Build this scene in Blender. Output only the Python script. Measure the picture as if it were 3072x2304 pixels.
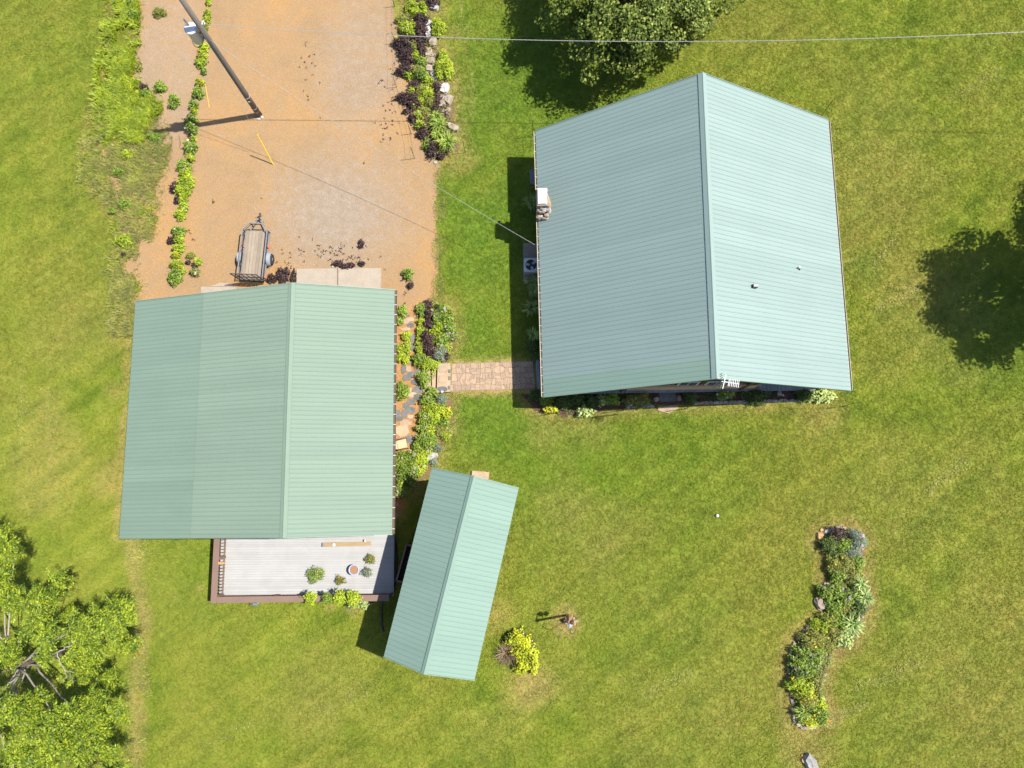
import bpy, math, random
import numpy as np
from mathutils import Vector, Matrix

# ------------------------------------------------------------------ camera, sky, sun, exposure
scene = bpy.context.scene
for o in list(bpy.data.objects): bpy.data.objects.remove(o)
col = scene.collection
HC = 42.0                                   # drone height (m)
FPX = 2240.5                                # focal length in pixels of the 3072 px wide photograph
PITCH, ROLL = 0.150457, -0.035934
_f0 = Vector((0, math.sin(PITCH), -math.cos(PITCH)))
CU = Vector((0, math.cos(PITCH), math.sin(PITCH)))
CF = _f0*math.cos(ROLL) + Vector((1, 0, 0))*math.sin(ROLL)
CR = Vector((1, 0, 0))*math.cos(ROLL) - _f0*math.sin(ROLL)
cam = bpy.data.cameras.new('camera'); camo = bpy.data.objects.new('camera', cam); col.objects.link(camo)
cam.sensor_width = 36; cam.lens = FPX/3072*36; cam.clip_start = .5; cam.clip_end = 6000
camo.matrix_world = Matrix(((CR.x, CU.x, -CF.x, 0), (CR.y, CU.y, -CF.y, 0), (CR.z, CU.z, -CF.z, HC), (0, 0, 0, 1)))
scene.camera = camo

SUN = Vector((0.568, 0.070, 1.0)).normalized()          # towards the sun
world = bpy.data.worlds.new('World'); scene.world = world; world.use_nodes = True
wn = world.node_tree
sky = wn.nodes.new('ShaderNodeTexSky'); sky.sky_type = 'NISHITA'; sky.sun_disc = False
sky.sun_elevation = math.asin(SUN.z); sky.sun_rotation = math.atan2(SUN.x, SUN.y)
bg = wn.nodes['Background']; bg.inputs[1].default_value = 0.092
wn.links.new(sky.outputs[0], bg.inputs[0])
sl = bpy.data.lights.new('sun', 'SUN'); sl.energy = 4.3; sl.angle = math.radians(.53); sl.color = (1, .95, .86)
so = bpy.data.objects.new('sun', sl); col.objects.link(so); so.rotation_euler = SUN.to_track_quat('Z', 'Y').to_euler()
scene.view_settings.view_transform = 'Standard'; scene.view_settings.look = 'None'
scene.view_settings.exposure = 1.15; scene.view_settings.gamma = 1
scene.render.engine = 'CYCLES'
cy = scene.cycles; cy.max_bounces = 4; cy.diffuse_bounces = 2; cy.glossy_bounces = 2; cy.transmission_bounces = 2; cy.transparent_max_bounces = 4
cy.use_adaptive_sampling = True; cy.adaptive_threshold = .02
cy.caustics_reflective = False; cy.caustics_refractive = False
scene.render.resolution_x, scene.render.resolution_y = 1024, 768

rng = np.random.default_rng(11); random.seed(5)

# ------------------------------------------------------------------ helpers
def ray(px, py):
    return CR*((px-1536)/FPX) - CU*((py-1152)/FPX) + CF
def G(px, py, z=0.0):
    """the point of the place seen at photograph pixel px,py on the level z"""
    d = ray(px, py); t = (z-HC)/d.z
    return Vector((d.x*t, d.y*t, z))
def on_plane(px, py, p0, n):
    d = ray(px, py); c = Vector((0, 0, HC)); t = (p0-c).dot(n)/d.dot(n)
    return c+d*t
def zoomer(x0, y0, s): return lambda x, y: (x0+x/s, y0+y/s)
PXM = FPX/HC                                # pixels per metre on the ground

def link(o, parent=None):
    col.objects.link(o)
    if parent is not None: o.parent = parent
    return o
def tag(o, label=None, cat=None, group=None, kind=None):
    if label: o['label'] = label
    if cat: o['category'] = cat
    if group: o['group'] = group
    if kind: o['kind'] = kind
    return o
def thing(name, label, cat, loc=(0, 0, 0), rz=0, group=None):
    o = bpy.data.objects.new(name, None); col.objects.link(o)
    o.location = loc; o.rotation_euler = (0, 0, rz); o.empty_display_size = .2
    return tag(o, label, cat, group)
def under(root, o):
    """parent a piece built in world coordinates"""
    o.parent = root
    m = Matrix.Translation(root.location) @ root.rotation_euler.to_matrix().to_4x4()
    o.matrix_parent_inverse = m.inverted()
    return o

class MB:
    def __init__(s): s.v = []; s.f = []; s.m = []
    def add(s, vs, fs, mi=0):
        b = len(s.v); s.v += [tuple(p) for p in vs]
        for f in fs: s.f.append(tuple(i+b for i in f)); s.m.append(mi)
        return s
    def box(s, c, size, R=None, mi=0, taper=1.0):
        hx, hy, hz = size[0]/2, size[1]/2, size[2]/2; c = Vector(c); vs = []
        for z in (-1, 1):
            t = taper if z > 0 else 1
            for x, y in ((-1, -1), (1, -1), (1, 1), (-1, 1)):
                p = Vector((x*hx*t, y*hy*t, z*hz))
                vs.append(c+(R @ p if R else p))
        return s.add(vs, [(3, 2, 1, 0), (4, 5, 6, 7), (0, 1, 5, 4), (1, 2, 6, 5), (2, 3, 7, 6), (3, 0, 4, 7)], mi)
    def beam(s, a, b, w, h, mi=0, up=Vector((0, 0, 1))):
        a, b = Vector(a), Vector(b); d = (b-a); L = d.length; d.normalize()
        x = d.cross(up)
        if x.length < 1e-4: x = d.cross(Vector((1, 0, 0)))
        x.normalize(); z = x.cross(d)
        R = Matrix((x, d, z)).transposed()
        return s.box((a+b)/2, (w, L, h), R, mi)
    def tube(s, pts, r, n=8, mi=0, caps=True):
        pts = [Vector(p) for p in pts]; rs = r if isinstance(r, (list, tuple)) else [r]*len(pts)
        rings = []; prev = None
        for i, p in enumerate(pts):
            t = (pts[min(i+1, len(pts)-1)]-pts[max(i-1, 0)]).normalized()
            if prev is None:
                x = t.cross(Vector((0, 0, 1)))
                if x.length < 1e-3: x = Vector((1, 0, 0))
            else: x = prev - t*prev.dot(t)
            x.normalize(); prev = x; y = t.cross(x)
            rings.append([p+x*(rs[i]*math.cos(2*math.pi*k/n))+y*(rs[i]*math.sin(2*math.pi*k/n)) for k in range(n)])
        vs = [q for rg in rings for q in rg]; fs = []
        for i in range(len(pts)-1):
            for k in range(n):
                fs.append((i*n+k, i*n+(k+1) % n, (i+1)*n+(k+1) % n, (i+1)*n+k))
        if caps: fs.append(tuple(range(n))[::-1]); fs.append(tuple((len(pts)-1)*n+k for k in range(n)))
        return s.add(vs, fs, mi)
    def lathe(s, c, prof, n=20, mi=0, axis=None):
        c = Vector(c); vs = []; fs = []
        ax = Vector(axis).normalized() if axis is not None else Vector((0, 0, 1))
        x = ax.cross(Vector((0, 1, 0))); x = x.normalized() if x.length > 1e-3 else Vector((1, 0, 0)); y = ax.cross(x)
        for (r, z) in prof:
            for k in range(n):
                a = 2*math.pi*k/n; vs.append(c+ax*z+x*(r*math.cos(a))+y*(r*math.sin(a)))
        for i in range(len(prof)-1):
            for k in range(n): fs.append((i*n+k, i*n+(k+1) % n, (i+1)*n+(k+1) % n, (i+1)*n+k))
        fs.append(tuple(range(n))[::-1]); fs.append(tuple((len(prof)-1)*n+k for k in range(n)))
        return s.add(vs, fs, mi)
    def prism(s, poly, z0, z1, mi=0, inset=0.0):
        n = len(poly); cx = sum(p[0] for p in poly)/n; cy = sum(p[1] for p in poly)/n
        k = 1-inset
        vs = [(p[0], p[1], z0) for p in poly]+[(cx+(p[0]-cx)*k, cy+(p[1]-cy)*k, z1) for p in poly]
        fs = [tuple(range(n))[::-1], tuple(range(n, 2*n))]+[(i, (i+1) % n, n+(i+1) % n, n+i) for i in range(n)]
        area = sum(poly[i][0]*poly[(i+1) % n][1]-poly[(i+1) % n][0]*poly[i][1] for i in range(n))
        if area < 0: fs = [f[::-1] for f in fs]
        return s.add(vs, fs, mi)
    def build(s, name, mats, parent=None, smooth=False):
        me = bpy.data.meshes.new(name); me.from_pydata(s.v, [], s.f)
        if not isinstance(mats, (list, tuple)): mats = [mats]
        for m in mats: me.materials.append(m)
        if len(mats) > 1: me.polygons.foreach_set('material_index', s.m)
        if smooth: me.polygons.foreach_set('use_smooth', [True]*len(me.polygons))
        me.update(); o = bpy.data.objects.new(name, me); col.objects.link(o)
        if parent is not None:
            if parent.type == 'EMPTY': under(parent, o)
            else: o.parent = parent
        return o
def np_mesh(name, V, F, mats, smooth=False, mi=None):
    """fast mesh of quads (or triangles) from numpy arrays"""
    me = bpy.data.meshes.new(name); V = np.ascontiguousarray(V, dtype=np.float32); F = np.ascontiguousarray(F, dtype=np.int32)
    k = F.shape[1]; me.vertices.add(len(V)); me.vertices.foreach_set('co', V.ravel())
    me.loops.add(F.size); me.loops.foreach_set('vertex_index', F.ravel())
    me.polygons.add(len(F)); me.polygons.foreach_set('loop_start', np.arange(0, F.size, k, dtype=np.int32))
    me.polygons.foreach_set('loop_total', np.full(len(F), k, dtype=np.int32))
    if not isinstance(mats, (list, tuple)): mats = [mats]
    for m in mats: me.materials.append(m)
    if mi is not None: me.polygons.foreach_set('material_index', np.asarray(mi, dtype=np.int32))
    if smooth: me.polygons.foreach_set('use_smooth', np.ones(len(F), dtype=bool))
    me.update(calc_edges=True); me.validate()
    o = bpy.data.objects.new(name, me); col.objects.link(o)
    return o
ONES = ['', 'first', 'second', 'third', 'fourth', 'fifth', 'sixth', 'seventh', 'eighth', 'ninth', 'tenth', 'eleventh', 'twelfth', 'thirteenth',
        'fourteenth', 'fifteenth', 'sixteenth', 'seventeenth', 'eighteenth', 'nineteenth']
TENS = {2: 'twent', 3: 'thirt', 4: 'fort', 5: 'fift', 6: 'sixt'}
def nth(i):
    if i < 20: return ONES[i]
    t, u = divmod(i, 10)
    return TENS[t]+'ieth' if u == 0 else TENS[t]+'y-'+ONES[u]

# ------------------------------------------------------------------ materials
def newmat(name):
    m = bpy.data.materials.new(name); m.use_nodes = True
    nt = m.node_tree; nt.nodes.clear()
    out = nt.nodes.new('ShaderNodeOutputMaterial'); b = nt.nodes.new('ShaderNodeBsdfPrincipled')
    nt.links.new(b.outputs[0], out.inputs[0])
    return m, nt, b, out
def nd(nt, t, **k):
    n = nt.nodes.new(t)
    for a, v in k.items(): setattr(n, a, v)
    return n
def pos_node(nt): return nd(nt, 'ShaderNodeNewGeometry').outputs['Position']
def obj_node(nt): return nd(nt, 'ShaderNodeTexCoord').outputs['Object']
def noise(nt, co, scale, detail=4, rough=.6, dist=0.0):
    n = nd(nt, 'ShaderNodeTexNoise'); n.inputs['Scale'].default_value = scale; n.inputs['Detail'].default_value = detail
    n.inputs['Roughness'].default_value = rough; n.inputs['Distortion'].default_value = dist
    nt.links.new(co, n.inputs['Vector']); return n.outputs['Fac']
def ramp(nt, fac, stops):
    r = nd(nt, 'ShaderNodeValToRGB'); e = r.color_ramp.elements
    while len(e) < len(stops): e.new(.5)
    for el, (p, c) in zip(e, stops): el.position = p; el.color = (c[0], c[1], c[2], 1) if len(c) == 3 else c
    nt.links.new(fac, r.inputs[0]); return r.outputs[0]
def mixc(nt, fac, a, b, mode='MIX'):
    n = nd(nt, 'ShaderNodeMix', data_type='RGBA', blend_type=mode)
    for s, v in ((n.inputs[0], fac), (n.inputs[6], a), (n.inputs[7], b)):
        if isinstance(v, (int, float)): s.default_value = v
        elif isinstance(v, tuple): s.default_value = (*v, 1) if len(v) == 3 else v
        else: nt.links.new(v, s)
    return n.outputs[2]
def math_(nt, op, a, b=0.0, clamp=False):
    n = nd(nt, 'ShaderNodeMath', operation=op); n.use_clamp = clamp
    for s, v in ((n.inputs[0], a), (n.inputs[1], b)):
        if isinstance(v, (int, float)): s.default_value = v
        else: nt.links.new(v, s)
    return n.outputs[0]
def remap(nt, v, a, b, c=0.0, d=1.0):
    n = nd(nt, 'ShaderNodeMapRange'); nt.links.new(v, n.inputs[0])
    for i, x in enumerate((a, b, c, d)): n.inputs[i+1].default_value = x
    return n.outputs[0]
def bump(nt, b, h, strength=.3, dist=.02):
    n = nd(nt, 'ShaderNodeBump'); n.inputs['Strength'].default_value = strength; n.inputs['Distance'].default_value = dist
    nt.links.new(h, n.inputs['Height']); nt.links.new(n.outputs[0], b.inputs['Normal'])
def scaled(nt, co, s):
    n = nd(nt, 'ShaderNodeMapping'); n.inputs['Scale'].default_value = s; nt.links.new(co, n.inputs[0]); return n.outputs[0]

def simple(name, c, rough=.7, var=.12, scale=6, metal=0, spec=.4, bumps=.15, grain=None, c2=None, bscale=None, dist=.01):
    """a plain material with mottling, wear and fine relief"""
    m, nt, b, _ = newmat(name); co = pos_node(nt)
    if grain: co = scaled(nt, co, grain)
    n1 = noise(nt, co, scale, 6, .65); n2 = noise(nt, co, (bscale or scale*7), 3, .6)
    lo = tuple(x*(1-var*1.6) for x in c); hi = tuple(min(1, x*(1+var*1.4)) for x in c)
    base = ramp(nt, n1, [(.3, lo), (.52, c), (.72, c2 or hi)])
    base = mixc(nt, .35, base, ramp(nt, n2, [(.3, tuple(x*.72 for x in c)), (.7, tuple(min(1, x*1.2) for x in c))]))
    nt.links.new(base, b.inputs['Base Color']); b.inputs['Roughness'].default_value = rough; b.inputs['Metallic'].default_value = metal
    b.inputs['Specular IOR Level'].default_value = spec
    if bumps: bump(nt, b, n2, bumps, dist)
    return m
def leafmat(name, stops, trans=.2, rough=.55, spec=.35):
    m, nt, b, out = newmat(name)
    g = nd(nt, 'ShaderNodeNewGeometry'); c = ramp(nt, g.outputs['Random Per Island'], stops)
    n = noise(nt, g.outputs['Position'], 1.3, 2, .5)
    c = mixc(nt, 1.0, c, ramp(nt, n, [(.3, (.66, .7, .7)), (.7, (1.2, 1.17, 1.05))]), 'MULTIPLY')
    nt.links.new(c, b.inputs['Base Color']); b.inputs['Roughness'].default_value = rough; b.inputs['Specular IOR Level'].default_value = spec
    t = nd(nt, 'ShaderNodeBsdfTranslucent'); nt.links.new(c, t.inputs[0])
    mx = nd(nt, 'ShaderNodeMixShader'); mx.inputs[0].default_value = trans
    nt.links.new(b.outputs[0], mx.inputs[1]); nt.links.new(t.outputs[0], mx.inputs[2]); nt.links.new(mx.outputs[0], out.inputs[0])
    return m

def grass_colour(nt, dry, lush):
    """mottled lawn colour at a place; dry and lush are how parched or how rich the turf is there"""
    p = pos_node(nt)
    big = noise(nt, p, .11, 3, .6); mid = noise(nt, p, .55, 4, .65); sm = noise(nt, p, 3.2, 3, .7); fine = noise(nt, p, 17, 1, .7)
    a = ramp(nt, mid, [(.28, (.098, .148, .013)), (.5, (.172, .214, .022)), (.72, (.242, .255, .040))])
    warm = ramp(nt, sm, [(.3, (.140, .165, .021)), (.55, (.212, .215, .035)), (.75, (.274, .244, .056))])
    c = mixc(nt, remap(nt, big, .4, .66), a, warm)
    c = mixc(nt, math_(nt, 'MULTIPLY', lush, .8), c, ramp(nt, sm, [(.3, (.058, .130, .009)), (.6, (.108, .202, .018)), (.8, (.16, .245, .032))]))
    dd = math_(nt, 'MULTIPLY', dry, remap(nt, sm, .3, .62, .35, 1.15), True)
    c = mixc(nt, dd, c, ramp(nt, fine, [(.3, (.26, .20, .070)), (.65, (.40, .29, .12))]))
    rot = nd(nt, 'ShaderNodeMapping'); rot.inputs['Rotation'].default_value = (0, 0, -.62); nt.links.new(p, rot.inputs[0])
    mow = noise(nt, scaled(nt, rot.outputs[0], (.10, 1.5, 1)), 1.0, 3, .6)                       # mower passes
    c = mixc(nt, 1, c, ramp(nt, mow, [(.32, (.85, .88, .84)), (.5, (1, 1, 1)), (.68, (1.16, 1.10, 1.14))]), 'MULTIPLY')
    # straw flecks and dark thatch
    c = mixc(nt, remap(nt, noise(nt, p, 7.5, 2, .75), .62, .77, 0, .42), c, (.30, .27, .075))
    c = mixc(nt, remap(nt, noise(nt, p, 9.5, 2, .75), .58, .74, 0, .65), c, (.095, .130, .014))
    return c, fine, sm
def lawn_mat():
    m, nt, b, _ = newmat('turf')
    d = nd(nt, 'ShaderNodeAttribute', attribute_name='dry').outputs['Fac']; l = nd(nt, 'ShaderNodeAttribute', attribute_name='lush').outputs['Fac']
    c, fine, sm = grass_colour(nt, d, l)
    p = pos_node(nt); f2 = noise(nt, p, 26, 3, .75)
    c = mixc(nt, remap(nt, f2, .35, .65, .55, 0), c, mixc(nt, 1, c, (.50, .58, .42), 'MULTIPLY'))
    nt.links.new(c, b.inputs['Base Color']); b.inputs['Roughness'].default_value = .85; b.inputs['Specular IOR Level'].default_value = .15
    bump(nt, b, math_(nt, 'ADD', f2, math_(nt, 'MULTIPLY', sm, 1.5)), .9, .06)
    return m
def blade_mat():
    m, nt, b, out = newmat('grass_blades')
    d = nd(nt, 'ShaderNodeAttribute', attribute_name='dry', attribute_type='INSTANCER').outputs['Fac']
    l = nd(nt, 'ShaderNodeAttribute', attribute_name='lush', attribute_type='INSTANCER').outputs['Fac']
    c, fine, sm = grass_colour(nt, d, l)
    g = nd(nt, 'ShaderNodeNewGeometry')
    c = mixc(nt, 1, c, ramp(nt, g.outputs['Random Per Island'], [(0, (.72, .8, .7)), (.55, (1.15, 1.15, 1.05)), (1, (1.75, 1.6, 1.5))]), 'MULTIPLY')
    nt.links.new(c, b.inputs['Base Color']); b.inputs['Roughness'].default_value = .6; b.inputs['Specular IOR Level'].default_value = .25
    t = nd(nt, 'ShaderNodeBsdfTranslucent'); nt.links.new(c, t.inputs[0])
    mx = nd(nt, 'ShaderNodeMixShader'); mx.inputs[0].default_value = .3
    nt.links.new(b.outputs[0], mx.inputs[1]); nt.links.new(t.outputs[0], mx.inputs[2]); nt.links.new(mx.outputs[0], out.inputs[0])
    return m
def gravel_mat():
    m, nt, b, _ = newmat('gravel'); p = pos_node(nt)
    g = nd(nt, 'ShaderNodeAttribute', attribute_name='grey').outputs['Fac']
    v = nd(nt, 'ShaderNodeTexVoronoi'); v.inputs['Scale'].default_value = 26; nt.links.new(p, v.inputs['Vector'])
    big = noise(nt, p, .28, 6, .6, .8); mid = noise(nt, p, 2.1, 5, .7); fine = noise(nt, p, 34, 3, .8)
    orange = ramp(nt, big, [(.32, (.235, .155, .083)), (.5, (.265, .170, .086)), (.66, (.298, .176, .075))])
    grey = ramp(nt, mid, [(.3, (.205, .162, .120)), (.7, (.262, .21, .16))])
    c = mixc(nt, math_(nt, 'ADD', g, remap(nt, mid, .3, .7, -.28, .28), True), orange, grey)
    c = mixc(nt, .42, c, mixc(nt, 1, c, ramp(nt, fine, [(.28, (.52, .46, .42)), (.5, (1, 1, 1)), (.72, (1.45, 1.45, 1.4))]), 'MULTIPLY'))
    c = mixc(nt, .34, c, mixc(nt, 1, c, ramp(nt, v.outputs['Color'], [(.1, (.62, .6, .6)), (.6, (1.08, 1.08, 1.08)), (.95, (1.4, 1.38, 1.34))]), 'MULTIPLY'))
    nt.links.new(c, b.inputs['Base Color']); b.inputs['Roughness'].default_value = .9; b.inputs['Specular IOR Level'].default_value = .2
    bump(nt, b, math_(nt, 'ADD', fine, v.outputs['Distance']), .5, .03)
    return m
def roof_mat(name, c, grime=.12, rough=.62, spec=.07, ang=.02):
    m, nt, b, _ = newmat(name); p = pos_node(nt)
    s1 = noise(nt, scaled(nt, p, (.25, 2.2, .25)), 1.0, 5, .6); s2 = noise(nt, p, .35, 4, .55); s3 = noise(nt, p, 9, 3, .7)
    base = mixc(nt, remap(nt, s1, .35, .7, 0, .55), c, tuple(x*(1-grime) for x in c))
    base = mixc(nt, remap(nt, s2, .38, .68, 0, .25), base, tuple(min(1, x*1.06+.012) for x in c))
    base = mixc(nt, remap(nt, s3, .62, .78, 0, .12), base, (.35, .38, .34))
    def along(a, step):
        d = nd(nt, 'ShaderNodeVectorMath', operation='DOT_PRODUCT'); d.inputs[1].default_value = (math.cos(a)/step, math.sin(a)/step, 0); nt.links.new(p, d.inputs[0])
        return math_(nt, 'FRACT', d.outputs['Value'])
    rows = math_(nt, 'MULTIPLY', math_(nt, 'LESS_THAN', along(ang, .78), .035), remap(nt, s3, .4, .65, 0, .13))     # rusting screw rows with drip marks
    base = mixc(nt, rows, base, tuple(x*.62 for x in c))
    base = mixc(nt, 1, base, ramp(nt, nd(nt, 'ShaderNodeObjectInfo').outputs['Random'], [(0, (.965, .965, .97)), (1, (1.035, 1.035, 1.03))]), 'MULTIPLY')
    nt.links.new(base, b.inputs['Base Color'])
    r = remap(nt, s2, .3, .7, rough-.02, rough+.05); nt.links.new(r, b.inputs['Roughness']); b.inputs['Specular IOR Level'].default_value = spec
    bump(nt, b, s2, .06, .02)
    return m
def plank_mat(name, c, along, var=.25, rough=.7, per_object=.0):
    """wood grain running along 'x' or 'y'; each board a little different"""
    m, nt, b, _ = newmat(name); p = pos_node(nt)
    g = scaled(nt, p, (1.2, 22, 22) if along == 'x' else (22, 1.2, 22))
    n1 = noise(nt, g, 1.6, 5, .7, .6); n2 = noise(nt, p, 1.4, 4, .6)
    base = ramp(nt, n1, [(.25, tuple(x*(1-var) for x in c)), (.5, c), (.75, tuple(min(1, x*(1+var*.8)) for x in c))])
    base = mixc(nt, remap(nt, n2, .4, .7, 0, .35), base, tuple(x*.75 for x in c))
    r = nd(nt, 'ShaderNodeObjectInfo').outputs['Random']
    base = mixc(nt, 1, base, ramp(nt, r, [(0, (1-per_object,)*3), (1, (1+per_object,)*3)]), 'MULTIPLY')
    nt.links.new(base, b.inputs['Base Color']); b.inputs['Roughness'].default_value = rough; b.inputs['Specular IOR Level'].default_value = .3
    bump(nt, b, n1, .2, .004)
    return m
def stone_mat(name, stops, scale=5):
    m, nt, b, _ = newmat(name); p = pos_node(nt)
    n1 = noise(nt, p, scale, 7, .7, .4); n2 = noise(nt, p, scale*6, 4, .7)
    c = ramp(nt, n1, stops); r = nd(nt, 'ShaderNodeObjectInfo').outputs['Random']
    c = mixc(nt, 1, c, ramp(nt, r, [(0, (.84, .84, .85)), (.5, (1, .99, .97)), (1, (1.14, 1.11, 1.07))]), 'MULTIPLY')
    c = mixc(nt, .4, c, mixc(nt, 1, c, ramp(nt, n2, [(.3, (.6, .6, .6)), (.7, (1.3, 1.3, 1.3))]), 'MULTIPLY'))
    nt.links.new(c, b.inputs['Base Color']); b.inputs['Roughness'].default_value = .9; b.inputs['Specular IOR Level'].default_value = .2
    bump(nt, b, n2, .5, .02); return m

M = {}
M['turf'] = lawn_mat(); M['blade'] = blade_mat(); M['gravel'] = gravel_mat()
M['soil'] = simple('soil', (0.144, 0.090, 0.047), .95, .3, 9, bumps=.5, dist=.03)
M['orange_mulch'] = simple('orange_mulch', (.30, .165, .065) if True else (0.374, 0.194, 0.061), .95, .35, 14, bumps=.6, dist=.03)
M['red_mulch'] = simple('red_mulch', (.085, .042, .03), .95, .4, 12, bumps=.6, dist=.03)
M['concrete'] = simple('concrete', (.285, .24, .19), .85, .09, 2.2, bumps=.2)
M['pad'] = simple('pad_concrete', (0.216, 0.180, 0.144), .9, .15, 5, bumps=.2)
M['paver'] = stone_mat('paver', [(.3, (.265, .195, .138)), (.55, (.30, .22, .155)), (.75, (.33, .248, .18))], 4)
M['grout'] = simple('grout', (.235, .165, .11), .95, .2, 10)
M['flag_grey'] = stone_mat('flagstone_grey', [(.3, (.085, .09, .095)), (.55, (.125, .132, .132)), (.75, (.18, .18, .165))], 3)
M['flag_tan'] = stone_mat('flagstone_tan', [(.3, (.28, .205, .135)), (.55, (.34, .255, .175)), (.75, (.38, .30, .22))], 3)
M['rock'] = stone_mat('rock', [(.28, (.16, .13, .10)), (.5, (.28, .23, .18)), (.75, (.36, .31, .26))], 4)
M['rock_white'] = stone_mat('rock_pale', [(.28, (.24, .23, .225)), (.5, (.36, .35, .345)), (.75, (.46, .45, .44))], 5)
M['rock_orange'] = stone_mat('rock_rust', [(.28, (.25, .14, .065)), (.5, (.36, .22, .11)), (.75, (.42, .30, .18))], 5)
M['rock_grey'] = stone_mat('rock_grey', [(.28, (.15, .15, .14)), (.5, (.25, .25, .24)), (.75, (.5, .47, .43))], 2)
M['house_roof'] = roof_mat('roof_sheet_blue_green', (.182, .242, .230), .1, .55, .3)
M['house_rib'] = simple('rib_shade_blue_green', (.140, .196, .182), .6, .1, 5, bumps=0)  # darker roof tone for rib flanks: shade put into the colour
M['house_roof_sage'] = roof_mat('roof_sheet_sage', (.165, .240, .200), .1, .6, .2)
M['gar_roof'] = roof_mat('roof_sheet_green', (0.155, 0.207, 0.163), .1, .62)
M['gar_roof_low'] = roof_mat('roof_sheet_deep_green', (0.140, 0.198, 0.157), .12, .62)
M['gar_rib'] = simple('rib_shade_green', (.133, .180, .143), .6, .1, 5, bumps=0)  # painted shade for the garage rib flanks
M['shed_roof'] = roof_mat('roof_sheet_mint', (0.160, 0.232, 0.196), .1, .62, .07, -.232)
M['shed_rib'] = simple('rib_shade_mint', (.133, .196, .164), .6, .1, 5, bumps=0)  # painted shade for the shed rib flanks
M['trim_green'] = simple('trim_green', (0.151, 0.224, 0.185), .5, .06, 4, bumps=0)
M['cream'] = simple('cream_metal', (0.446, 0.418, 0.346), .45, .08, 6, bumps=0)
M['gutter_brown'] = simple('gutter_brown', (.155, .095, .075), .4, .12, 6, bumps=0)
M['leafdebris'] = simple('gutter_debris', (.10, .085, .055), .95, .4, 22, bumps=.4)
M['brown_wall'] = plank_mat('brown_siding', (.105, .058, .030), 'y', .3)
M['tan_wall'] = simple('tan_wall', (.46, .29, .19), .8, .1, 3)
M['porch'] = plank_mat('porch_boards', (.205, .215, .235), 'y', .12, .5, .12)
M['garage_wall'] = plank_mat('garage_siding', (.24, .15, .095), 'x', .2)
M['shed_wall'] = plank_mat('shed_siding', (.17, .095, .065), 'y', .2)
M['deckboard'] = plank_mat('deck_boards', (.305, .302, .30), 'x', .09, .7, .06)
M['rail_brown'] = plank_mat('rail_brown', (.165, .108, .085), 'y', .12, .6)
M['dark_gap'] = simple('dark_timber', (.035, .025, .02), .9, .2, 5)
M['wood_tan'] = plank_mat('bare_wood', (.27, .195, .105), 'x', .2)
M['wood_orange'] = plank_mat('stained_wood', (.42, .20, .085), 'x', .2)
M['glass'] = simple('window_glass', (.10, .12, .14), .08, .1, 1, spec=.6, bumps=0)
M['white'] = simple('white_paint', (0.547, 0.547, 0.540), .5, .05, 4, bumps=0)
M['white_metal'] = simple('white_metal', (0.504, 0.518, 0.547), .35, .05, 4, bumps=0)
M['ac'] = simple('condenser_case', (.44, .45, .46), .45, .07, 5, bumps=0)
M['fan_blade'] = simple('fan_blade', (.34, .34, .35), .35, .1, 5, bumps=0)
M['black'] = simple('black_plastic', (.018, .018, .02), .5, .2, 6, bumps=0)
M['dark_steel'] = simple('dark_steel', (.05, .045, .042), .55, .2, 9, bumps=.05)
M['steel'] = simple('grey_steel', (.20, .205, .215), .45, .15, 9, metal=.2, bumps=.05)
M['fender'] = simple('fender_grey', (.25, .275, .305), .4, .08, 5, bumps=0)
M['galv'] = simple('galvanised', (.56, .585, .61), .4, .08, 6, metal=.25, bumps=0)
M['rubber'] = simple('rubber', (.03, .029, .03), .85, .2, 14, bumps=.1)
M['red_lens'] = simple('red_lens', (.55, .12, .06), .3, .08, 6, bumps=0)
M['bark'] = simple('bark_grey', (.27, .24, .205), .9, .25, 7, bumps=.5, dist=.02)
M['bark_dark'] = simple('bark_brown', (.10, .075, .055), .9, .3, 7, bumps=.5, dist=.02)
M['pole_wood'] = simple('weathered_pole', (.135, .115, .098), .85, .25, 3, grain=(9, 9, .7), bumps=.3)
M['wire'] = simple('aluminium_wire', (.34, .33, .32), .5, .12, 30, metal=.2, bumps=0)
M['yellow'] = simple('yellow_plastic', (.78, .50, .02), .45, .08, 5, bumps=0)
M['trailer_deck'] = plank_mat('weathered_plank', (.235, .19, .145), 'y', .32, .85, .16)
M['blue_pot'] = simple('blue_glaze', (.30, .38, .56), .3, .12, 8, bumps=0)
M['terracotta'] = simple('potting_soil', (.26, .135, .075), .95, .25, 30, bumps=.5)
M['chair_fabric'] = simple('beige_sling', (0.446, 0.331, 0.209), .8, .06, 9)
M['stem'] = simple('stem', (.16, .17, .05), .8, .2, 9, bumps=0)
M['dry_stem'] = leafmat('dry_stems', [(0, (.16, .105, .07)), (.5, (.30, .215, .15)), (1, (.40, .30, .22))], .1)
# foliage
M['lime'] = leafmat('leaf_lime', [(0, (.16, .23, .012)), (.5, (.27, .36, .018)), (1, (.42, .47, .035))])
M['green'] = leafmat('leaf_green', [(0, (.07, .125, .012)), (.5, (.165, .25, .026)), (1, (.30, .38, .055))])
M['dark'] = leafmat('leaf_dark', [(0, (.028, .052, .008)), (.5, (.07, .115, .018)), (1, (.15, .20, .04))])
M['olive'] = leafmat('leaf_olive', [(0, (.11, .13, .02)), (.5, (.20, .22, .04)), (1, (.32, .31, .07))])
M['purple'] = leafmat('leaf_purple', [(0, (.018, .009, .011)), (.5, (.045, .022, .025)), (1, (.11, .065, .055))], .15)
M['silver'] = leafmat('leaf_silver', [(0, (.09, .12, .08)), (.5, (.18, .225, .16)), (1, (.29, .33, .26))], .2)
M['chart'] = leafmat('leaf_chartreuse', [(0, (.24, .32, .09)), (.5, (.38, .46, .14)), (1, (.52, .58, .24))])
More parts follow.
